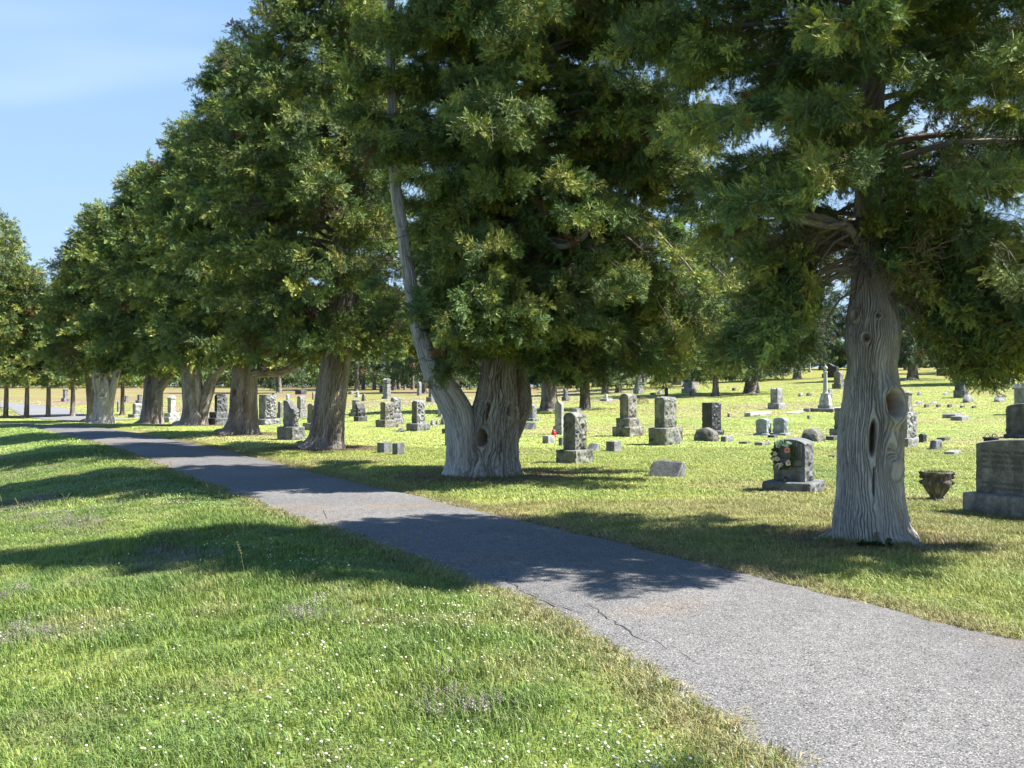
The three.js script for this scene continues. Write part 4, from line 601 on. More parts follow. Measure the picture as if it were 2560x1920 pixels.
  {k:'thin',x:-3.38,z:-53.45,w:0.18,t:0.16,h:0.73,c:'marble',l:'slim pale marble tablet, the inner of a pair behind the leaning stem',g:'slim marble pair',bases:[[0.1,0.1]],top:'gable'},
  {k:'boulder',x:-3.34,z:-44.19,w:0.16,t:0.2,h:0.27,c:'grey',l:'knee-high rounded marker next to the white-ended tablet',n:'rounded_marker',a:'grave marker',sub:6},
  {k:'boulder',x:-3.23,z:-45.41,w:0.12,t:0.15,h:0.21,c:'grey',l:'smallest rounded marker of the cluster at the leaning stem',n:'rounded_marker',a:'grave marker',sub:6},
  {k:'boulder',x:-2.92,z:-45.05,w:0.22,t:0.27,h:0.37,c:'grey',l:'largest rounded rocky marker at the leaning stem',n:'rounded_marker',a:'grave marker',sub:6},
  {k:'tablet',x:-6.71,z:-88.19,w:0.3,t:0.52,h:1.17,c:'grey',l:'grey upright with a rough base on the pink-tinged slope',bases:[[0.34,0.35]],top:'flat',sub:6},
  {k:'pedestal',x:-13.15,z:-110.82,w:0.54,t:0.54,h:2.18,c:'pale',l:'tall two-stage monument with gabled cap before the far wood',bases:[[0.1,0.3],[0.33,0.05]],cap:'gable'},
  {k:'tablet',x:-6.84,z:-32.64,w:0.46,t:0.23,h:1.24,c:'grey2',l:'weathered hunched stone on a squared rocky base',bases:[[0.33,0.3]],top:'swoop',sub:16,rough:1.4},
  {k:'tablet',x:-10.65,z:-45.97,w:0.45,t:0.63,h:1.35,c:'pale',l:'massive square die with rippled rocky end',bases:[[0.2,0.35]],top:'flat',sub:18,rough:1.8},
  {k:'tablet',x:-7.57,z:-39.94,w:0.3,t:0.21,h:1.04,c:'tan',l:'arched tan tablet with an inset panel, partly behind a trunk',bases:[[0.27,0.3]],top:'arch',sub:10,panel:1},
  {k:'tablet',x:-12.96,z:-46.99,w:0.19,t:0.6,h:1.38,c:'slate',l:'greenish pointed-top tablet on two broad bases',bases:[[0.23,0.7],[0.2,0.35]],top:'gable',sub:14},
  {k:'pedestal',x:-20.76,z:-64.32,w:0.35,t:0.35,h:1.7,c:'white',l:'white gable-capped pedestal between two dark trunks',bases:[[0.2,0.7],[0.15,0.35]],cap:'gable'},
  {k:'tablet',x:-26.46,z:-74.46,w:0.32,t:0.55,h:1.04,c:'pale',l:'plain pale die with low hipped top on a wide base',bases:[[0.24,0.5]],top:'gable',sub:8},
  {k:'tablet',x:-13.63,z:-68.21,w:0.33,t:0.45,h:1.42,c:'pale',l:'pale round-headed column stone on two rough bases',bases:[[0.18,0.25],[0.2,0.12]],top:'arch',sub:8,rough:1.3},
  {k:'thin',x:-18.24,z:-63.07,w:0.1,t:0.15,h:0.91,c:'white',l:'narrow white slab on a pale plinth beside the greenish tablet',bases:[[0.3,0.35]],top:'flat'},
  {k:'thin',x:-22.63,z:-106.38,w:0.23,t:0.22,h:0.89,c:'white',l:'white post rising behind the hunched stone',bases:[],top:'arch'},
  {k:'thin',x:-15.77,z:-71.69,w:0.27,t:0.18,h:1.17,c:'grey',l:'grey slab behind the massive square die',bases:[[0.3,0.1]],top:'gable'},
  {k:'ledger',x:-10.4,z:-38.41,w:0.11,t:0.09,h:0.12,c:'white',l:'tiny white flush marker by a tree root',n:'flat_marker',a:'grave marker'},
  {k:'pedestal',x:-46.1,z:-108.88,w:0.37,t:0.37,h:1.44,c:'grey',l:'lone urn-topped monument beyond the far row of thin trunks',bases:[[0.25,0.3]],cap:'gable'},
  {k:'thin',x:-32.01,z:-85.71,w:0.16,t:0.11,h:0.94,c:'grey',l:'slim dark-edged slab by a thin trunk',bases:[],top:'arch'},
  {k:'pedestal',x:-39.76,z:-108.82,w:0.25,t:0.25,h:0.7,c:'pale',l:'smaller of two pedestals on the lawn behind the bleached trunk',g:'two small far pedestals',bases:[[0.3,0.2]],cap:'gable'},
  {k:'pedestal',x:-37.3,z:-105.64,w:0.33,t:0.33,h:0.96,c:'grey',l:'larger of two pedestals on the lawn behind the bleached trunk',g:'two small far pedestals',bases:[[0.3,0.3]],cap:'gable'},
  {k:'column',x:17.41,z:-58.57,w:0.62,t:2.12,h:2.69,c:'marble',l:'slender white column with an urn finial on a square pedestal',n:'column_monument',a:'monument'},
  {k:'tablet',x:15.71,z:-62.61,w:0.44,t:0.95,h:1.27,c:'pale',l:'pale stone carved like clustered pillars on a dark base',bases:[[0.28,0.3]],top:'pillars',sub:8},
  {k:'tablet',x:29.35,z:-94.72,w:0.57,t:0.95,h:1.57,c:'tan',l:'brown-stained upright on the slope behind the column',bases:[[0.28,0.3]],top:'arch',sub:8},
  {k:'tablet',x:22.89,z:-76.13,w:0.29,t:0.7,h:0.75,c:'grey',l:'grey stone peeping from behind the column pedestal',bases:[],top:'arch',sub:6},
  {k:'tablet',x:36.69,z:-121.26,w:1.52,t:0.95,h:1.65,c:'black',l:'black wide monument with scrolled top on the hill',bases:[[0.25,0.3]],top:'swoop',sub:8},
  {k:'thin',x:39.37,z:-139.44,w:0.22,t:0.22,h:1.32,c:'white',l:'bright white post on the hill crest',bases:[[0.2,0.2]],top:'flat'},
  {k:'boulder',x:22.42,z:-81.82,w:0.24,t:0.66,h:0.31,c:'pale',l:'pale squat stone of two beside the column',n:'rounded_marker',a:'grave marker',sub:6},
  {k:'boulder',x:23.16,z:-82.24,w:0.24,t:0.68,h:0.31,c:'dark',l:'dark squat stone of two beside the column',n:'rounded_marker',a:'grave marker',sub:6},
  {k:'boulder',x:29.62,z:-68.46,w:0.39,t:1.87,h:0.51,c:'grey',l:'slumped boulder marker below the twin tablet',n:'rounded_marker',a:'grave marker',sub:6},
  {k:'boulder',x:31.93,z:-69.02,w:0.38,t:2.07,h:0.44,c:'grey',l:'slumped boulder marker near the hanging branch',n:'rounded_marker',a:'grave marker',sub:6},
  {k:'boulder',x:13.34,z:-94.91,w:0.38,t:0.74,h:0.32,c:'grey',l:'low rounded pale stone next to the black slab',n:'rounded_marker',a:'grave marker',sub:6},
  {k:'boulder',x:30.81,z:-79.73,w:0.17,t:0.7,h:0.3,c:'grey',l:'round stone in shade beside the trunk',n:'rounded_marker',a:'grave marker',sub:6},
  {k:'boulder',x:32.75,z:-79.63,w:0.21,t:0.95,h:0.21,c:'grey',l:'round stone in shade next to the twin tablet',n:'rounded_marker',a:'grave marker',sub:6},
  {k:'boulder',x:26.22,z:-67.91,w:0.25,t:0.99,h:0.18,c:'grey',l:'broad low stone in shade, nearer the trunk',n:'rounded_marker',a:'grave marker',sub:6},
  {k:'boulder',x:26.87,z:-67.17,w:0.24,t:1.03,h:0.18,c:'grey',l:'broad low stone in shade, nearer the row of five',n:'rounded_marker',a:'grave marker',sub:6},
  {k:'tablet',x:31.79,z:-74.7,w:0.61,t:0.95,h:1.41,c:'slate',l:'twin tablet, one half dark and streaked, on a shared base',bases:[[0.37,0.2]],top:'flat',sub:10,twin:1},
  {k:'thin',x:39.14,z:-93.31,w:0.33,t:0.22,h:1.27,c:'pale',l:'pale slab showing behind the twin tablet',bases:[[0.2,0.2]],top:'arch'},
  {k:'tablet',x:49.67,z:-121.68,w:1.09,t:0.95,h:0.87,c:'dark',l:'wide dark slab high on the right slope',bases:[],top:'flat',sub:4},
  {k:'boulder',x:49.33,z:-110.84,w:0.39,t:1.4,h:0.46,c:'pale',l:'small squared stone high on the right slope',n:'rounded_marker',a:'grave marker',sub:5},
  {k:'ledger',x:40.08,z:-107.58,w:0.43,t:1.81,h:0.24,c:'pale',l:'flat slab high on the slope, closer to the trunk',n:'ledger_slab',a:'grave slab'},
  {k:'ledger',x:40.77,z:-107.19,w:0.39,t:1.23,h:0.24,c:'pale',l:'flat slab high on the slope, farther from the trunk',n:'ledger_slab',a:'grave slab'},
  {k:'block',x:10.93,z:-52.96,w:0.13,t:0.25,h:0.2,c:'pale',l:'small pale block at the end of the stone kerb',n:'block_marker',a:'grave marker'},
  {k:'block',x:14.23,z:-50.52,w:0.12,t:0.22,h:0.19,c:'tan',l:'small block on the lawn below the column',n:'block_marker',a:'grave marker'},
  {k:'ledger',x:16.49,z:-58.67,w:0.32,t:0.77,h:0.2,c:'grey',l:'flat slab next to the column base',n:'ledger_slab',a:'grave slab'},
  {k:'pedestal',x:15.96,z:-94.8,w:0.76,t:0.76,h:1.36,c:'pale',l:'hipped-top pale monument with dark base on the hill',bases:[[0.3,0.4]],cap:'pyramid'},
  {k:'tablet',x:11.59,z:-96.7,w:0.33,t:0.61,h:1.76,c:'pale',l:'rough tall stone with bulging middle base on the hill',bases:[[0.3,0.35],[0.15,0.15]],top:'rough',sub:8,rough:1.3},
  {k:'pedestal',x:19.22,z:-121.09,w:0.75,t:0.75,h:1.51,c:'pale',l:'stepped pale monument next to the massive grey trunk',bases:[[0.2,0.6],[0.2,0.3]],cap:'gable'},
  {k:'thin',x:13.05,z:-89.16,w:0.22,t:0.22,h:0.71,c:'black',l:'black upright slab showing over the blocky monument',bases:[],top:'flat'},
  {k:'ledger',x:12.47,z:-93.25,w:0.35,t:0.46,h:0.18,c:'dark',l:'dark flat slab next to the low rounded pale stone',n:'ledger_slab',a:'grave slab'},
  {k:'pedestal',x:17.84,z:-129.62,w:0.48,t:0.48,h:1.08,c:'grey',l:'small pedestal far up the middle slope',bases:[[0.3,0.3]],cap:'pyramid'},
  {k:'tablet',x:15.55,z:-124.27,w:0.26,t:0.3,h:0.89,c:'grey',l:'narrow upright behind the rough tall stone',bases:[],top:'arch',sub:4},
  {k:'tablet',x:4.23,z:-83.32,w:0.22,t:0.36,h:0.98,c:'slate',l:'small dark obelisk-like stone under the drooping spruce',bases:[[0.32,0.2]],top:'gable',sub:6},
  {k:'tablet',x:7.16,z:-80.19,w:0.17,t:0.24,h:0.55,c:'white',l:'white stepped stone on the tan slope',bases:[[0.35,0.6]],top:'flat',sub:4},
  {k:'ledger',x:3.7,z:-61.02,w:0.43,t:0.53,h:0.21,c:'white',l:'white flat-topped slab behind the lichen tablet',n:'ledger_slab',a:'grave slab'},
  {k:'block',x:15.0,z:-88.56,w:0.1,t:0.15,h:0.34,c:'brown',l:'thin wooden-looking post on the slope',n:'stake_marker',a:'grave marker'},
  {k:'block',x:16.4,z:-86.48,w:0.11,t:0.23,h:0.23,c:'dark',l:'dark stub marker in the tree shade',n:'block_marker',a:'grave marker'},
  {k:'block',x:20.44,z:-97.13,w:0.23,t:0.37,h:0.26,c:'dark',l:'dark little cube next to the rooty trunk',n:'block_marker',a:'grave marker'},
  {k:'pedestal',x:-17.32,z:-118.31,w:0.25,t:0.25,h:0.72,c:'white',l:'little white-capped pedestal on the pink slope',bases:[[0.3,0.3]],cap:'gable'},
  {k:'boulder',x:-15.16,z:-107.78,w:0.39,t:0.3,h:0.82,c:'tan',l:'pinkish rough stone on the pink slope',n:'rounded_marker',a:'grave marker',sub:5},
  {k:'tablet',x:-16.95,z:-136.5,w:0.31,t:0.34,h:0.88,c:'slate',l:'grey round-topped stone next to the two-stage monument',bases:[],top:'arch',sub:4},
  {k:'tablet',x:-16.73,z:-149.02,w:0.3,t:0.34,h:0.51,c:'tan',l:'pinkish round-topped stone next to the two-stage monument',bases:[],top:'arch',sub:4},
  {k:'tablet',x:-15.41,z:-151.63,w:0.3,t:0.35,h:0.57,c:'grey',l:'grey round-topped stone before the far wood',bases:[],top:'arch',sub:4},
  {k:'tablet',x:-10.37,z:-117.89,w:0.35,t:0.41,h:1.56,c:'pale',l:'pale upright through the hanging twigs',bases:[],top:'arch',sub:4},
  {k:'tablet',x:-25.43,z:-126.99,w:1.02,t:0.95,h:0.58,c:'dark',l:'long low dark form on the far lawn, built as a tomb',bases:[],top:'arch',sub:4},  // car-like form glimpsed far off, built here as a low tomb
  {k:'tablet',x:-19.32,z:-126.74,w:0.52,t:0.55,h:0.38,c:'pale',l:'long low pale form on the far lawn, built as a tomb',bases:[],top:'arch',sub:4},  // second car-like form, likewise given a tomb shape
  {k:'tablet',x:-27.63,z:-122.78,w:0.51,t:0.46,h:0.33,c:'grey',l:'grey low stone among far markers',bases:[],top:'arch',sub:4},
  {k:'tablet',x:-21.28,z:-112.92,w:0.18,t:0.18,h:0.86,c:'grey',l:'slim far upright by the tan arched tablet',bases:[],top:'arch',sub:4}
];
const built = {};
function makeStone(s, idx) {
  const seed = idx + 1, sub = s.sub ?? 6, m = stoneMat(s.c), turn = (s.yaw ?? YAW) + (hsh(idx, 3, 1) - 0.5) * 0.08, rough = s.rough ?? 1;
  const t = thing(s.n || (s.k === 'pedestal' ? 'pedestal_monument' : 'headstone'), s.l, s.a || (s.k === 'pedestal' ? 'monument' : 'headstone'), s.x, s.z, turn, s.g);
  t.position.y = Math.min(H(s.x, s.z), H(s.x + 0.2, s.z + 0.2)) - 0.02;
  if (s.key) built[s.key] = { t, s };
  const P = (name, g, y, mm = m) => { const o = part(name, g, mm, t); o.position.y = y; return o; };
  const col = s.c;
  if (s.k === 'block') { P('block', slab(s.w, s.h + 0.02, s.t, { sub: 8, rough: s.rough ? 0.7 : 0.12, front: s.rough ? 0.4 : 0.08, seed, col }), 0); return; }
  if (s.k === 'ledger') { P('slab', slab(s.w, s.h + 0.02, Math.max(s.t, 0.3), { sub: 8, rough: 0.5, front: 0.4, seed, col }), 0); return; }
  if (s.k === 'boulder') {
    const g = slab(s.w, s.h, s.t, { sub, rough: 1, front: 0.6, top: 'gable', seed, col }), p = g.attributes.position;
    for (let i = 0; i < p.count; i++) { const f = clamp(p.getY(i) / s.h, 0, 1), q = p.getX(i) / s.w; p.setX(i, p.getX(i) * (1 - 0.25 * f * f)); p.setZ(i, p.getZ(i) * (1 - 0.45 * f * f) - 0.06 * f); p.setY(i, p.getY(i) * (1 - 0.22 * Math.max(0, q * 2) ** 2)); }
    g.computeVertexNormals(); P('stone', g, 0); return;
  }
  if (s.k === 'slant') {
    const tt = Math.max(s.t, s.h * 1.15), g = slab(s.w, s.h, tt, { sub: 10, rough: 0.8, top: 'rough', seed, col }), p = g.attributes.position, lo = s.rise ?? 0.12;
    for (let i = 0; i < p.count; i++) { const f = clamp(p.getY(i) / s.h, 0, 1), k = p.getZ(i) / tt + 0.5; if (k > 0.25) p.setZ(i, (0.25 + (k - 0.25) * (1 - (1 - lo) * f) - 0.5) * tt); }
    g.computeVertexNormals(); P('stone', g, 0); return;
  }
  // tiered stones: bases from the ground up, then the die
  let y = 0; const bs = s.bases || [];
  bs.forEach(([f, ov], i) => { const h = s.h * f; P(i ? 'upper_base' : 'base', slab(s.w + ov * 0.8, h + 0.02, s.t + ov, { sub: Math.max(5, sub), rough: s.k === 'thin' ? 0.1 : 0.8, front: s.k === 'thin' ? 0 : 0.7, top: 'flat', seed: seed + 17 * (i + 1), col }), y - (i ? 0.015 : 0), s.k === 'tablet' && s.c === 'pale' && s.frontdark ? stoneMat('grey') : m); y += h; });
  if (s.k === 'column') return;
  const dh = s.h - y;
  if (s.k === 'pedestal') {
    const ch = dh * 0.22, w = s.w;
    P('die', slab(w, dh - ch + 0.01, w, { sub: 6, seed, col }), y - 0.005);
    P('cornice', slab(w * 1.18, ch * 0.3, w * 1.18, { sub: 4, seed: seed + 3, col }), y + dh - ch);
    const c = w * 0.59, hh = ch * 0.7, T = new Tri();
    if (s.cap === 'gable') { const q = [T.v(-c, 0, -c, [1, 1, 1]), T.v(c, 0, -c, [1, 1, 1]), T.v(c, 0, c, [1, 1, 1]), T.v(-c, 0, c, [1, 1, 1]), T.v(-c, hh, 0, [1, 1, 1]), T.v(c, hh, 0, [1, 1, 1])]; T.q(q[3], q[2], q[5], q[4]); T.q(q[1], q[0], q[4], q[5]); T.f(q[2], q[1], q[5]); T.f(q[0], q[3], q[4]); T.q(q[0], q[1], q[2], q[3]); }
    else { const tp = s.cap === 'flat' ? c * 0.8 : c * 0.08, a = [[-c, 0, -c], [c, 0, -c], [c, 0, c], [-c, 0, c], [-tp, hh, -tp], [tp, hh, -tp], [tp, hh, tp], [-tp, hh, tp]].map(v => T.v(...v, [1, 1, 1])); for (let i = 0; i < 4; i++) { const j = (i + 1) % 4; T.q(a[j], a[i], a[i + 4], a[j + 4]); } T.q(a[7], a[6], a[5], a[4]); }
    for (let i = 0; i < T.p.length / 3; i++) T.u.push(T.p[i * 3], T.p[i * 3 + 2]);
    P('cap', T.geo().toNonIndexed(), y + dh - ch + ch * 0.3 - 0.004).geometry.computeVertexNormals(); return;
  }
  const die = P('die', slab(s.w, dh + 0.01, s.t, { sub, rough: s.k === 'thin' ? 0 : rough, top: s.top, seed, col }), y - 0.008);
  if (s.band) { P('moulding', slab(s.w * 1.04, 0.07, s.t + 0.05, { sub: 5, seed, col }), y + dh * 0.72); }
  if (s.panel && !s.key) { const o = part('panel', slab(s.w * 0.6, dh * 0.55, 0.02, { sub: 5, seed: seed + 2, col }), m, t); o.position.set(0, y + dh * 0.18, s.t / 2); }
  if (s.twin) { const o = part('dark_half', slab(s.w * 0.52, dh * 0.94, 0.06, { sub: 6, seed: seed + 5 }), stoneMat('black'), t); o.position.set(-s.w * 0.25, y, s.t / 2); o.userData.label = 'dark streaked half of the tablet'; }
  if (s.frontdark) { const o = part('dark_face', slab(s.w * 0.92, dh * 0.94, 0.03, { sub: 6, seed: seed + 5 }), stoneMat('brown'), t); o.position.set(0, y, s.t / 2); }  // brown slab over the front, darker than the pale die behind it
  s.y0 = y; s.dh = dh;
}
STONES.forEach(makeStone);
const rim = (pts, seg = 40) => new THREE.LatheGeometry(pts.map(p => new THREE.Vector2(p[0], p[1])), seg);
{ // the slender column
  const s = STONES.find(q => q.k === 'column'), t = scene.children.find(o => o.userData.label === s.l), m = stoneMat('marble');
  const P = (n, g, y, c = m) => { const o = part(n, g, c, t); o.position.y = y; return o; };
  P('ground_slab', slab(1.25, 0.2, 1.1, { sub: 6, rough: 0.4, front: 0.3, seed: 3 }), 0, stoneMat('grey'));
  P('plinth', slab(0.66, 0.2, 0.66, { sub: 6, seed: 4 }), 0.19, stoneMat('pale'));
  const d = slab(0.54, 0.62, 0.54, { sub: 8, seed: 5 }), p = d.attributes.position; for (let i = 0; i < p.count; i++) { const f = 1 - 0.28 * ss(0.25, 0.62, p.getY(i)); p.setX(i, p.getX(i) * f); p.setZ(i, p.getZ(i) * f); } d.computeVertexNormals(); P('pedestal', d, 0.38);
  P('cornice', slab(0.44, 0.05, 0.44, { sub: 4, seed: 6 }), 0.99);
  P('column', tintGeo(rim([[0, 0], [0.17, 0], [0.17, 0.04], [0.145, 0.07], [0.135, 0.1], [0.1, 1.14], [0.13, 1.18], [0.13, 1.22], [0, 1.22]], 24)), 1.035);
  P('urn', tintGeo(rim([[0, 0], [0.09, 0], [0.05, 0.05], [0.06, 0.08], [0.12, 0.17], [0.125, 0.24], [0.07, 0.3], [0.03, 0.33], [0.035, 0.38], [0, 0.43]], 24)), 2.25);
}
{ // writing on the wide monument, the dark planter on its shoulder
  const { t, s } = built.names, font = await new FontLoader().loadAsync('fonts/droid/droid_serif_bold.typeface.json');
  const L = ['1859 · WILLIAM J. HOLMES · 1934', '1861 CARRIE B. SMITH HIS WIFE', '1877 · FRANK E. SMITH · 1944', '1884 · CARRIE E. SMITH · 1957', '', '', '1911 · RALPH CHARTER', '1913 · ESTHER HOLMES SMITH'], gs = [];
  L.forEach((l, i) => { if (!l) return; const g = new TextGeometry(l, { font, size: 0.036, depth: 0.003, curveSegments: 3 }); g.computeBoundingBox(); g.translate(-s.w / 2 + 0.09, s.y0 + s.dh - 0.19 - i * 0.066, s.t / 2 + 0.001); gs.push(g); });
  const o = part('inscription', mergeGeometries(gs), mat([0.11, 0.11, 0.1], 0.9), t); o.userData.label = 'rows of dark carved names and dates';
  const g = thing('planter_pot', 'black planter pot with wilted stems on the shoulder of the wide monument', 'planter', 0, 0); t.updateMatrixWorld(); const w = t.localToWorld(new THREE.Vector3(-s.w / 2 + 0.12, s.y0 + s.dh * 0.83, 0)); g.position.copy(w);
  part('pot', rim([[0, 0], [0.07, 0], [0.085, 0.02], [0.09, 0.1], [0.1, 0.105], [0.1, 0.125], [0.085, 0.125], [0.08, 0.1], [0, 0.1]], 20), mat([0.02, 0.02, 0.022], 0.6), g);
  const T = new Tri(), r = rng(6); for (let k = 0; k < 9; k++) { const a = r() * 6.28, q = [new THREE.Vector3(0, 0.1, 0)]; for (let j = 1; j < 5; j++) q.push(new THREE.Vector3(Math.cos(a) * 0.022 * j, 0.1 + 0.07 * Math.sin(j * 0.75), Math.sin(a) * 0.022 * j)); T.tube(q, 0.003, 0.0015, 4); } part('stems', T.geo(), mat([0.05, 0.06, 0.03]), g, 'stuff');
}
{ // wreath, lantern and raised band on the grey granite stone
  const { t, s } = built.wreath; t.updateMatrixWorld();
  const band = part('name_band', slab(s.w * 0.78, 0.1, 0.016, { sub: 6, seed: 9 }), stoneMat('grey'), t); band.position.set(0, s.y0 + s.dh * 0.39, s.t / 2 + 0.004);
  const ledge = part('ledge', slab(s.w * 0.8, 0.018, 0.05, { sub: 4, seed: 9 }), stoneMat('slate'), t); ledge.position.set(0, s.y0 + s.dh * 0.36, s.t / 2 + 0.006);
  for (const q of [-1, 1]) for (let k = 0; k < 3; k++) { const o = part('carved_rib', slab(0.02, 0.2, 0.014, { sub: 3, seed: k }), stoneMat('grey'), t); o.position.set(q * s.w * 0.38 - q * k * 0.035, s.y0 + s.dh * (0.6 + 0.02 * k), s.t / 2 + 0.003); }
  const w = new THREE.Group(); w.name = 'flower_wreath'; tag(w, 'wreath of dark greenery with pale leaves, a coral rose and cream roses', 'wreath'); scene.add(w);
  w.position.copy(t.localToWorld(new THREE.Vector3(-s.w * 0.13, s.y0 + s.dh * 0.63, s.t / 2 + 0.05))); w.rotation.y = t.rotation.y;
  const ring = new THREE.TorusGeometry(0.13, 0.022, 8, 40); ring.scale(1, 1.2, 0.8); part('ring', ring, mat([0.03, 0.035, 0.02]), w);
  const r = rng(12), lf = (c, n, a0, a1, size, nm) => { const T = new Tri(); for (let k = 0; k < n; k++) { const a = a0 + (a1 - a0) * r(), b = a + (r() - 0.5) * 1.8, q = 0.13 + 0.05 * (r() - 0.5), x = Math.cos(a) * q, y = Math.sin(a) * q * 1.2, z = 0.01 + 0.03 * r(), L = size * (0.7 + 0.6 * r()), W = L * 0.3, cx = Math.cos(b), cy = Math.sin(b); const A = T.v(x, y, z), B = T.v(x + cx * L * 0.5 - cy * W, y + cy * L * 0.5 + cx * W, z + 0.012), C = T.v(x + cx * L, y + cy * L, z + 0.02 * r()), D = T.v(x + cx * L * 0.5 + cy * W, y + cy * L * 0.5 - cx * W, z + 0.012); T.q(A, B, C, D); } return part(nm, T.geo(), leafMat(c, 0.2), w, 'stuff'); };
  lf([0.03, 0.06, 0.02], 190, 0, 6.283, 0.06, 'greenery'); lf([0.55, 0.7, 0.58], 110, 1.0, 2.3, 0.06, 'pale_leaves'); lf([0.66, 0.58, 0.5], 60, 2.9, 4.6, 0.045, 'cream_leaves');
  const rose = (x, y, sz, c, nm) => { const T = new Tri(); for (let k = 0; k < 22; k++) { const f = k / 22, a = k * 2.4, q = sz * (0.15 + 0.85 * f), h = sz * (0.9 - 0.8 * f * f), a1 = a - 0.6, a2 = a + 0.6; const A = T.v(Math.cos(a1) * q * 0.5, Math.sin(a1) * q * 0.5, h * 0.5), B = T.v(Math.cos(a2) * q * 0.5, Math.sin(a2) * q * 0.5, h * 0.5), C = T.v(Math.cos(a2 - 0.2) * q, Math.sin(a2 - 0.2) * q, h), D = T.v(Math.cos(a1 + 0.2) * q, Math.sin(a1 + 0.2) * q, h); T.q(A, B, C, D); } const o = part(nm, T.geo(), leafMat(c, 0.25), w); o.position.set(x, y, 0.03); };
  rose(0.07, 0.085, 0.062, [0.82, 0.42, 0.38], 'coral_rose'); rose(0.085, -0.115, 0.056, [0.84, 0.76, 0.62], 'cream_rose'); rose(-0.09, -0.06, 0.046, [0.78, 0.7, 0.62], 'cream_rose'); rose(-0.125, 0.02, 0.042, [0.78, 0.7, 0.62], 'cream_rose'); rose(-0.03, -0.15, 0.044, [0.82, 0.74, 0.62], 'cream_rose');
  const g = new THREE.Group(); g.name = 'small_lantern'; tag(g, 'tiny black lantern on the base of the wreath stone', 'lantern'); scene.add(g); g.rotation.y = t.rotation.y;
  g.position.copy(t.localToWorld(new THREE.Vector3(-0.04, s.y0 + 0.002, s.t / 2 + 0.06)));
  part('foot', rim([[0, 0], [0.035, 0], [0.035, 0.012], [0, 0.012]], 6), mat([0.02, 0.02, 0.02], 0.5), g); part('glass', rim([[0, 0.012], [0.024, 0.012], [0.026, 0.06], [0, 0.06]], 6), mat([0.3, 0.26, 0.14], 0.2), g); part('roof', rim([[0, 0.06], [0.038, 0.06], [0.02, 0.08], [0.006, 0.088], [0.006, 0.1], [0, 0.1]], 6), mat([0.02, 0.02, 0.02], 0.5), g);
  for (let k = 0; k < 6; k++) { const a = k / 6 * 6.283, o = part('post', new THREE.CylinderGeometry(0.003, 0.003, 0.05, 5), mat([0.02, 0.02, 0.02], 0.5), g); o.position.set(Math.sin(a) * 0.027, 0.036, Math.cos(a) * 0.027); }
}
{ // weathered urn planter
  const t = thing('planter_urn', 'dark weathered stone urn planter with a key-pattern rim', 'urn', 6.0, -14.9, -0.3), m = new THREE.MeshStandardMaterial({ color: 0xffffff, vertexColors: true, roughness: 0.95, bumpMap: stoneBump, bumpScale: 0.006 });
  const body = rim([[0, 0], [0.12, 0], [0.125, 0.03], [0.1, 0.055], [0.085, 0.07], [0.1, 0.085], [0.15, 0.15], [0.19, 0.22], [0.205, 0.265], [0.195, 0.29], [0.185, 0.31], [0.19, 0.33], [0.2, 0.385], [0.212, 0.395], [0.212, 0.42], [0.185, 0.42], [0.175, 0.38], [0, 0.38]], 72), p = body.attributes.position, cl = [];
  for (let i = 0; i < p.count; i++) { const x = p.getX(i), y = p.getY(i), z = p.getZ(i), n = fbm(x * 16, y * 16, z * 16, 3), f = 1 + 0.06 * (n - 0.5); p.setX(i, x * f); p.setZ(i, z * f); const q = mixc([0.045, 0.04, 0.032], [0.15, 0.12, 0.085], clamp(n * 1.4 - 0.3, 0, 1)); cl.push(...mixc(q, [0.3, 0.29, 0.25], ss(0.62, 0.72, vn(x * 40, y * 40, z * 40)) * 0.6)); }
  body.setAttribute('color', new THREE.Float32BufferAttribute(cl, 3)); body.computeVertexNormals(); part('bowl', body, m, t);
  const keys = []; for (let k = 0; k < 20; k++) { const a = k / 20 * 6.283; for (const [dx, dy, w, h] of [[0, 0.016, 0.04, 0.006], [-0.018, 0, 0.006, 0.034], [0.006, -0.012, 0.028, 0.006], [0.016, 0, 0.006, 0.018]]) { const b = new THREE.BoxGeometry(w, h, 0.012); b.translate(dx, 0.357 + dy, 0.198); b.rotateY(a); keys.push(b); } }
  part('key_pattern', mergeGeometries(keys), mat([0.09, 0.08, 0.065]), t.children[0]);
  for (const q of [-1, 1]) for (const [yy, rr] of [[0.4, 0.035], [0.35, 0.03], [0.27, 0.032]]) { const g = new THREE.IcosahedronGeometry(rr, 2), gp = g.attributes.position; for (let i = 0; i < gp.count; i++) { const f = 1 + 0.35 * (vn(gp.getX(i) * 60 + q, gp.getY(i) * 60, gp.getZ(i) * 60) - 0.5); gp.setXYZ(i, gp.getX(i) * f, gp.getY(i) * f, gp.getZ(i) * f); } g.computeVertexNormals(); const o = part('handle', g, mat([0.09, 0.07, 0.05]), t.children[0]); o.position.set(q * 0.205, yy, 0.02); }
  const T = new Tri(), r = rng(3); for (let k = 0; k < 120; k++) { const a = r() * 6.283, q = 0.17 * Math.sqrt(r()), x = Math.cos(a) * q, z = Math.sin(a) * q, h = 0.03 + 0.05 * r(), b = r() * 6.283; const A = T.v(x - 0.006, 0.375, z), B = T.v(x + 0.006, 0.375, z), C = T.v(x + Math.cos(b) * 0.02, 0.39 + h, z + Math.sin(b) * 0.02); T.f(A, B, C); } part('weeds', T.geo(), leafMat([0.2, 0.26, 0.05], 0.3), t, 'stuff');
}
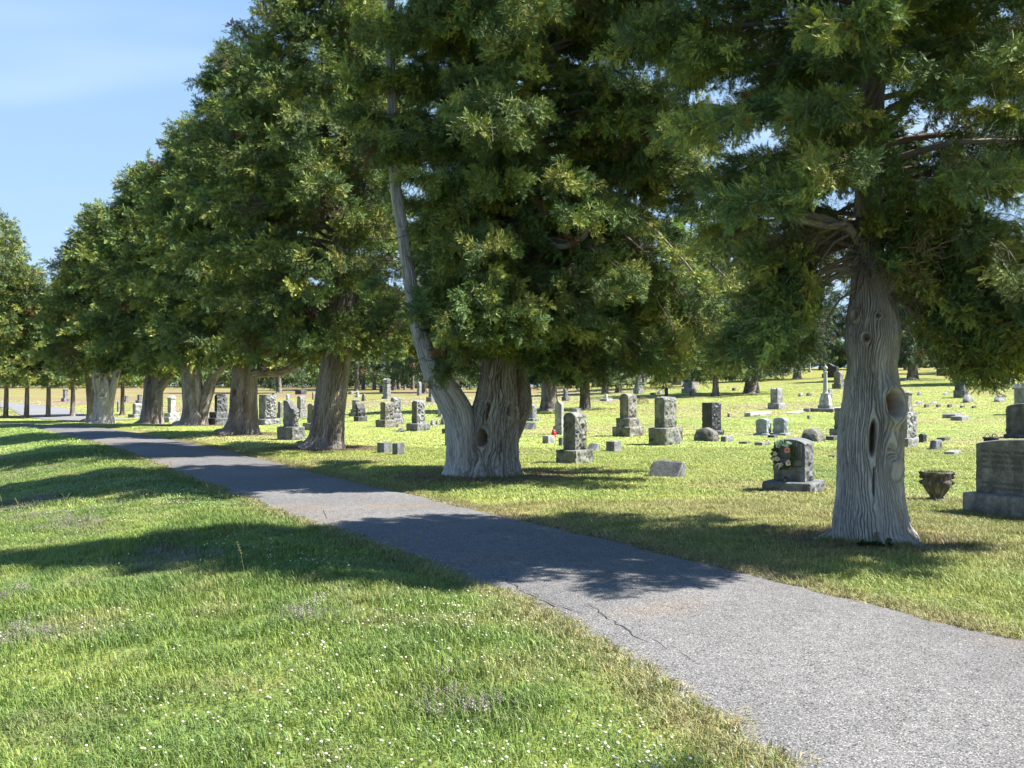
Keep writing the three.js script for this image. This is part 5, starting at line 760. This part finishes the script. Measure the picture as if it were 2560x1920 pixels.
{ // red memorial jar
  const t = thing('memorial_jar', 'bright red memorial candle jar by the thin white slab', 'jar', 1.34, -33.9);
  part('jar', rim([[0, 0], [0.07, 0], [0.075, 0.03], [0.075, 0.17], [0.05, 0.2], [0, 0.2]], 20), mat([0.62, 0.02, 0.03], 0.35), t); part('lid', rim([[0.05, 0.2], [0.055, 0.2], [0.055, 0.25], [0, 0.27]], 16), mat([0.5, 0.03, 0.04], 0.4), t);
}
{ // the old stone kerb and the pale path on the slope
  const t = thing('stone_kerb', 'long pale rough kerb stone lying across the slope', 'kerb', 12.75, -54.6, 0, undefined); t.rotation.y = 1.02;
  part('stone', slab(3.4, 0.2, 0.35, { sub: 10, rough: 1, front: 1, seed: 71 }), stoneMat('white'), t);
  const path = (name, pts, w, c) => { const cv = new THREE.CatmullRomCurve3(pts.map(p => new THREE.Vector3(p[0], 0, -p[1]))), T = new Tri(), N = 80; for (let i = 0; i <= N; i++) { const p = cv.getPointAt(i / N), tg = cv.getTangentAt(i / N); for (const q of [-1, -0.3, 0.3, 1]) { const x = p.x - tg.z * q * w, z = p.z + tg.x * q * w, v = 0.85 + 0.3 * vn(x * 2, z * 2); T.v(x, Hg(x, z) + 0.035, z, [v, v, v]); } if (i) for (let j = 0; j < 3; j++) { const a = i * 4 - 4 + j; T.q(a, a + 1, a + 5, a + 4); } } struct(name, T.geo(), new THREE.MeshStandardMaterial({ color: new THREE.Color().setRGB(...c), vertexColors: true, roughness: 0.95, side: THREE.DoubleSide })); };
  path('footpath', [[14.9, 56.6], [17, 60], [20, 63], [25, 65]], 0.35, [0.36, 0.34, 0.29]);
  path('path', [[-26, 68], [-31, 73.5], [-36, 82], [-44, 96], [-62, 112], [-90, 120]], 2.2, [0.17, 0.17, 0.175]);
  const s = thing('small_shrub', 'low reddish-green shrub beside the round-topped tan monument', 'shrub', 9.0, -72.5); const T = new Tri(), r = rng(8); for (let k = 0; k < 900; k++) { const a = r() * 6.283, e = Math.acos(r()), q = 0.35 + 0.12 * r(), x = Math.cos(a) * Math.sin(e) * q, z = Math.sin(a) * Math.sin(e) * q, y = Math.cos(e) * q * 1.1, w = 0.04, b = r() * 6.283; const A = T.v(x, y, z), B = T.v(x + Math.cos(b) * w, y + w * r(), z + Math.sin(b) * w), C = T.v(x + Math.cos(b + 1) * w, y + w * 0.6, z + Math.sin(b + 1) * w); T.f(A, B, C); } part('foliage', T.geo(), leafMat([0.17, 0.13, 0.06], 0.3), s, 'stuff'); const st = new Tri(); st.tube([new THREE.Vector3(0, -0.05, 0), new THREE.Vector3(0, 0.2, 0)], 0.03, 0.01, 6); part('stem', st.geo(), mat([0.15, 0.1, 0.07]), s);
}
{ // broad-leaved weed at the first trunk's foot
  const t = thing('dock_weed', 'dark broad-leaved weed growing at the foot of the hollow trunk', 'weed', 3.62, -10.53), T = new Tri(), r = rng(14);
  for (let k = 0; k < 26; k++) { const a = r() * 6.283, L = 0.07 + 0.08 * r(), e = 0.3 + 0.8 * r(), cx = Math.cos(a), cz = Math.sin(a), w = 0.022, x0 = (r() - 0.5) * 0.28, z0 = (r() - 0.5) * 0.12; const A = T.v(x0, 0, z0), B = T.v(x0 + cx * L * 0.6 - cz * w, L * e, z0 + cz * L * 0.6 + cx * w), C = T.v(x0 + cx * L, L * e * 0.8, z0 + cz * L), D = T.v(x0 + cx * L * 0.6 + cz * w, L * e, z0 + cz * L * 0.6 - cx * w); T.q(A, B, C, D); }
  part('leaves', T.geo(), leafMat([0.04, 0.09, 0.025], 0.3), t, 'stuff');
}
renderer.render(scene, camera);
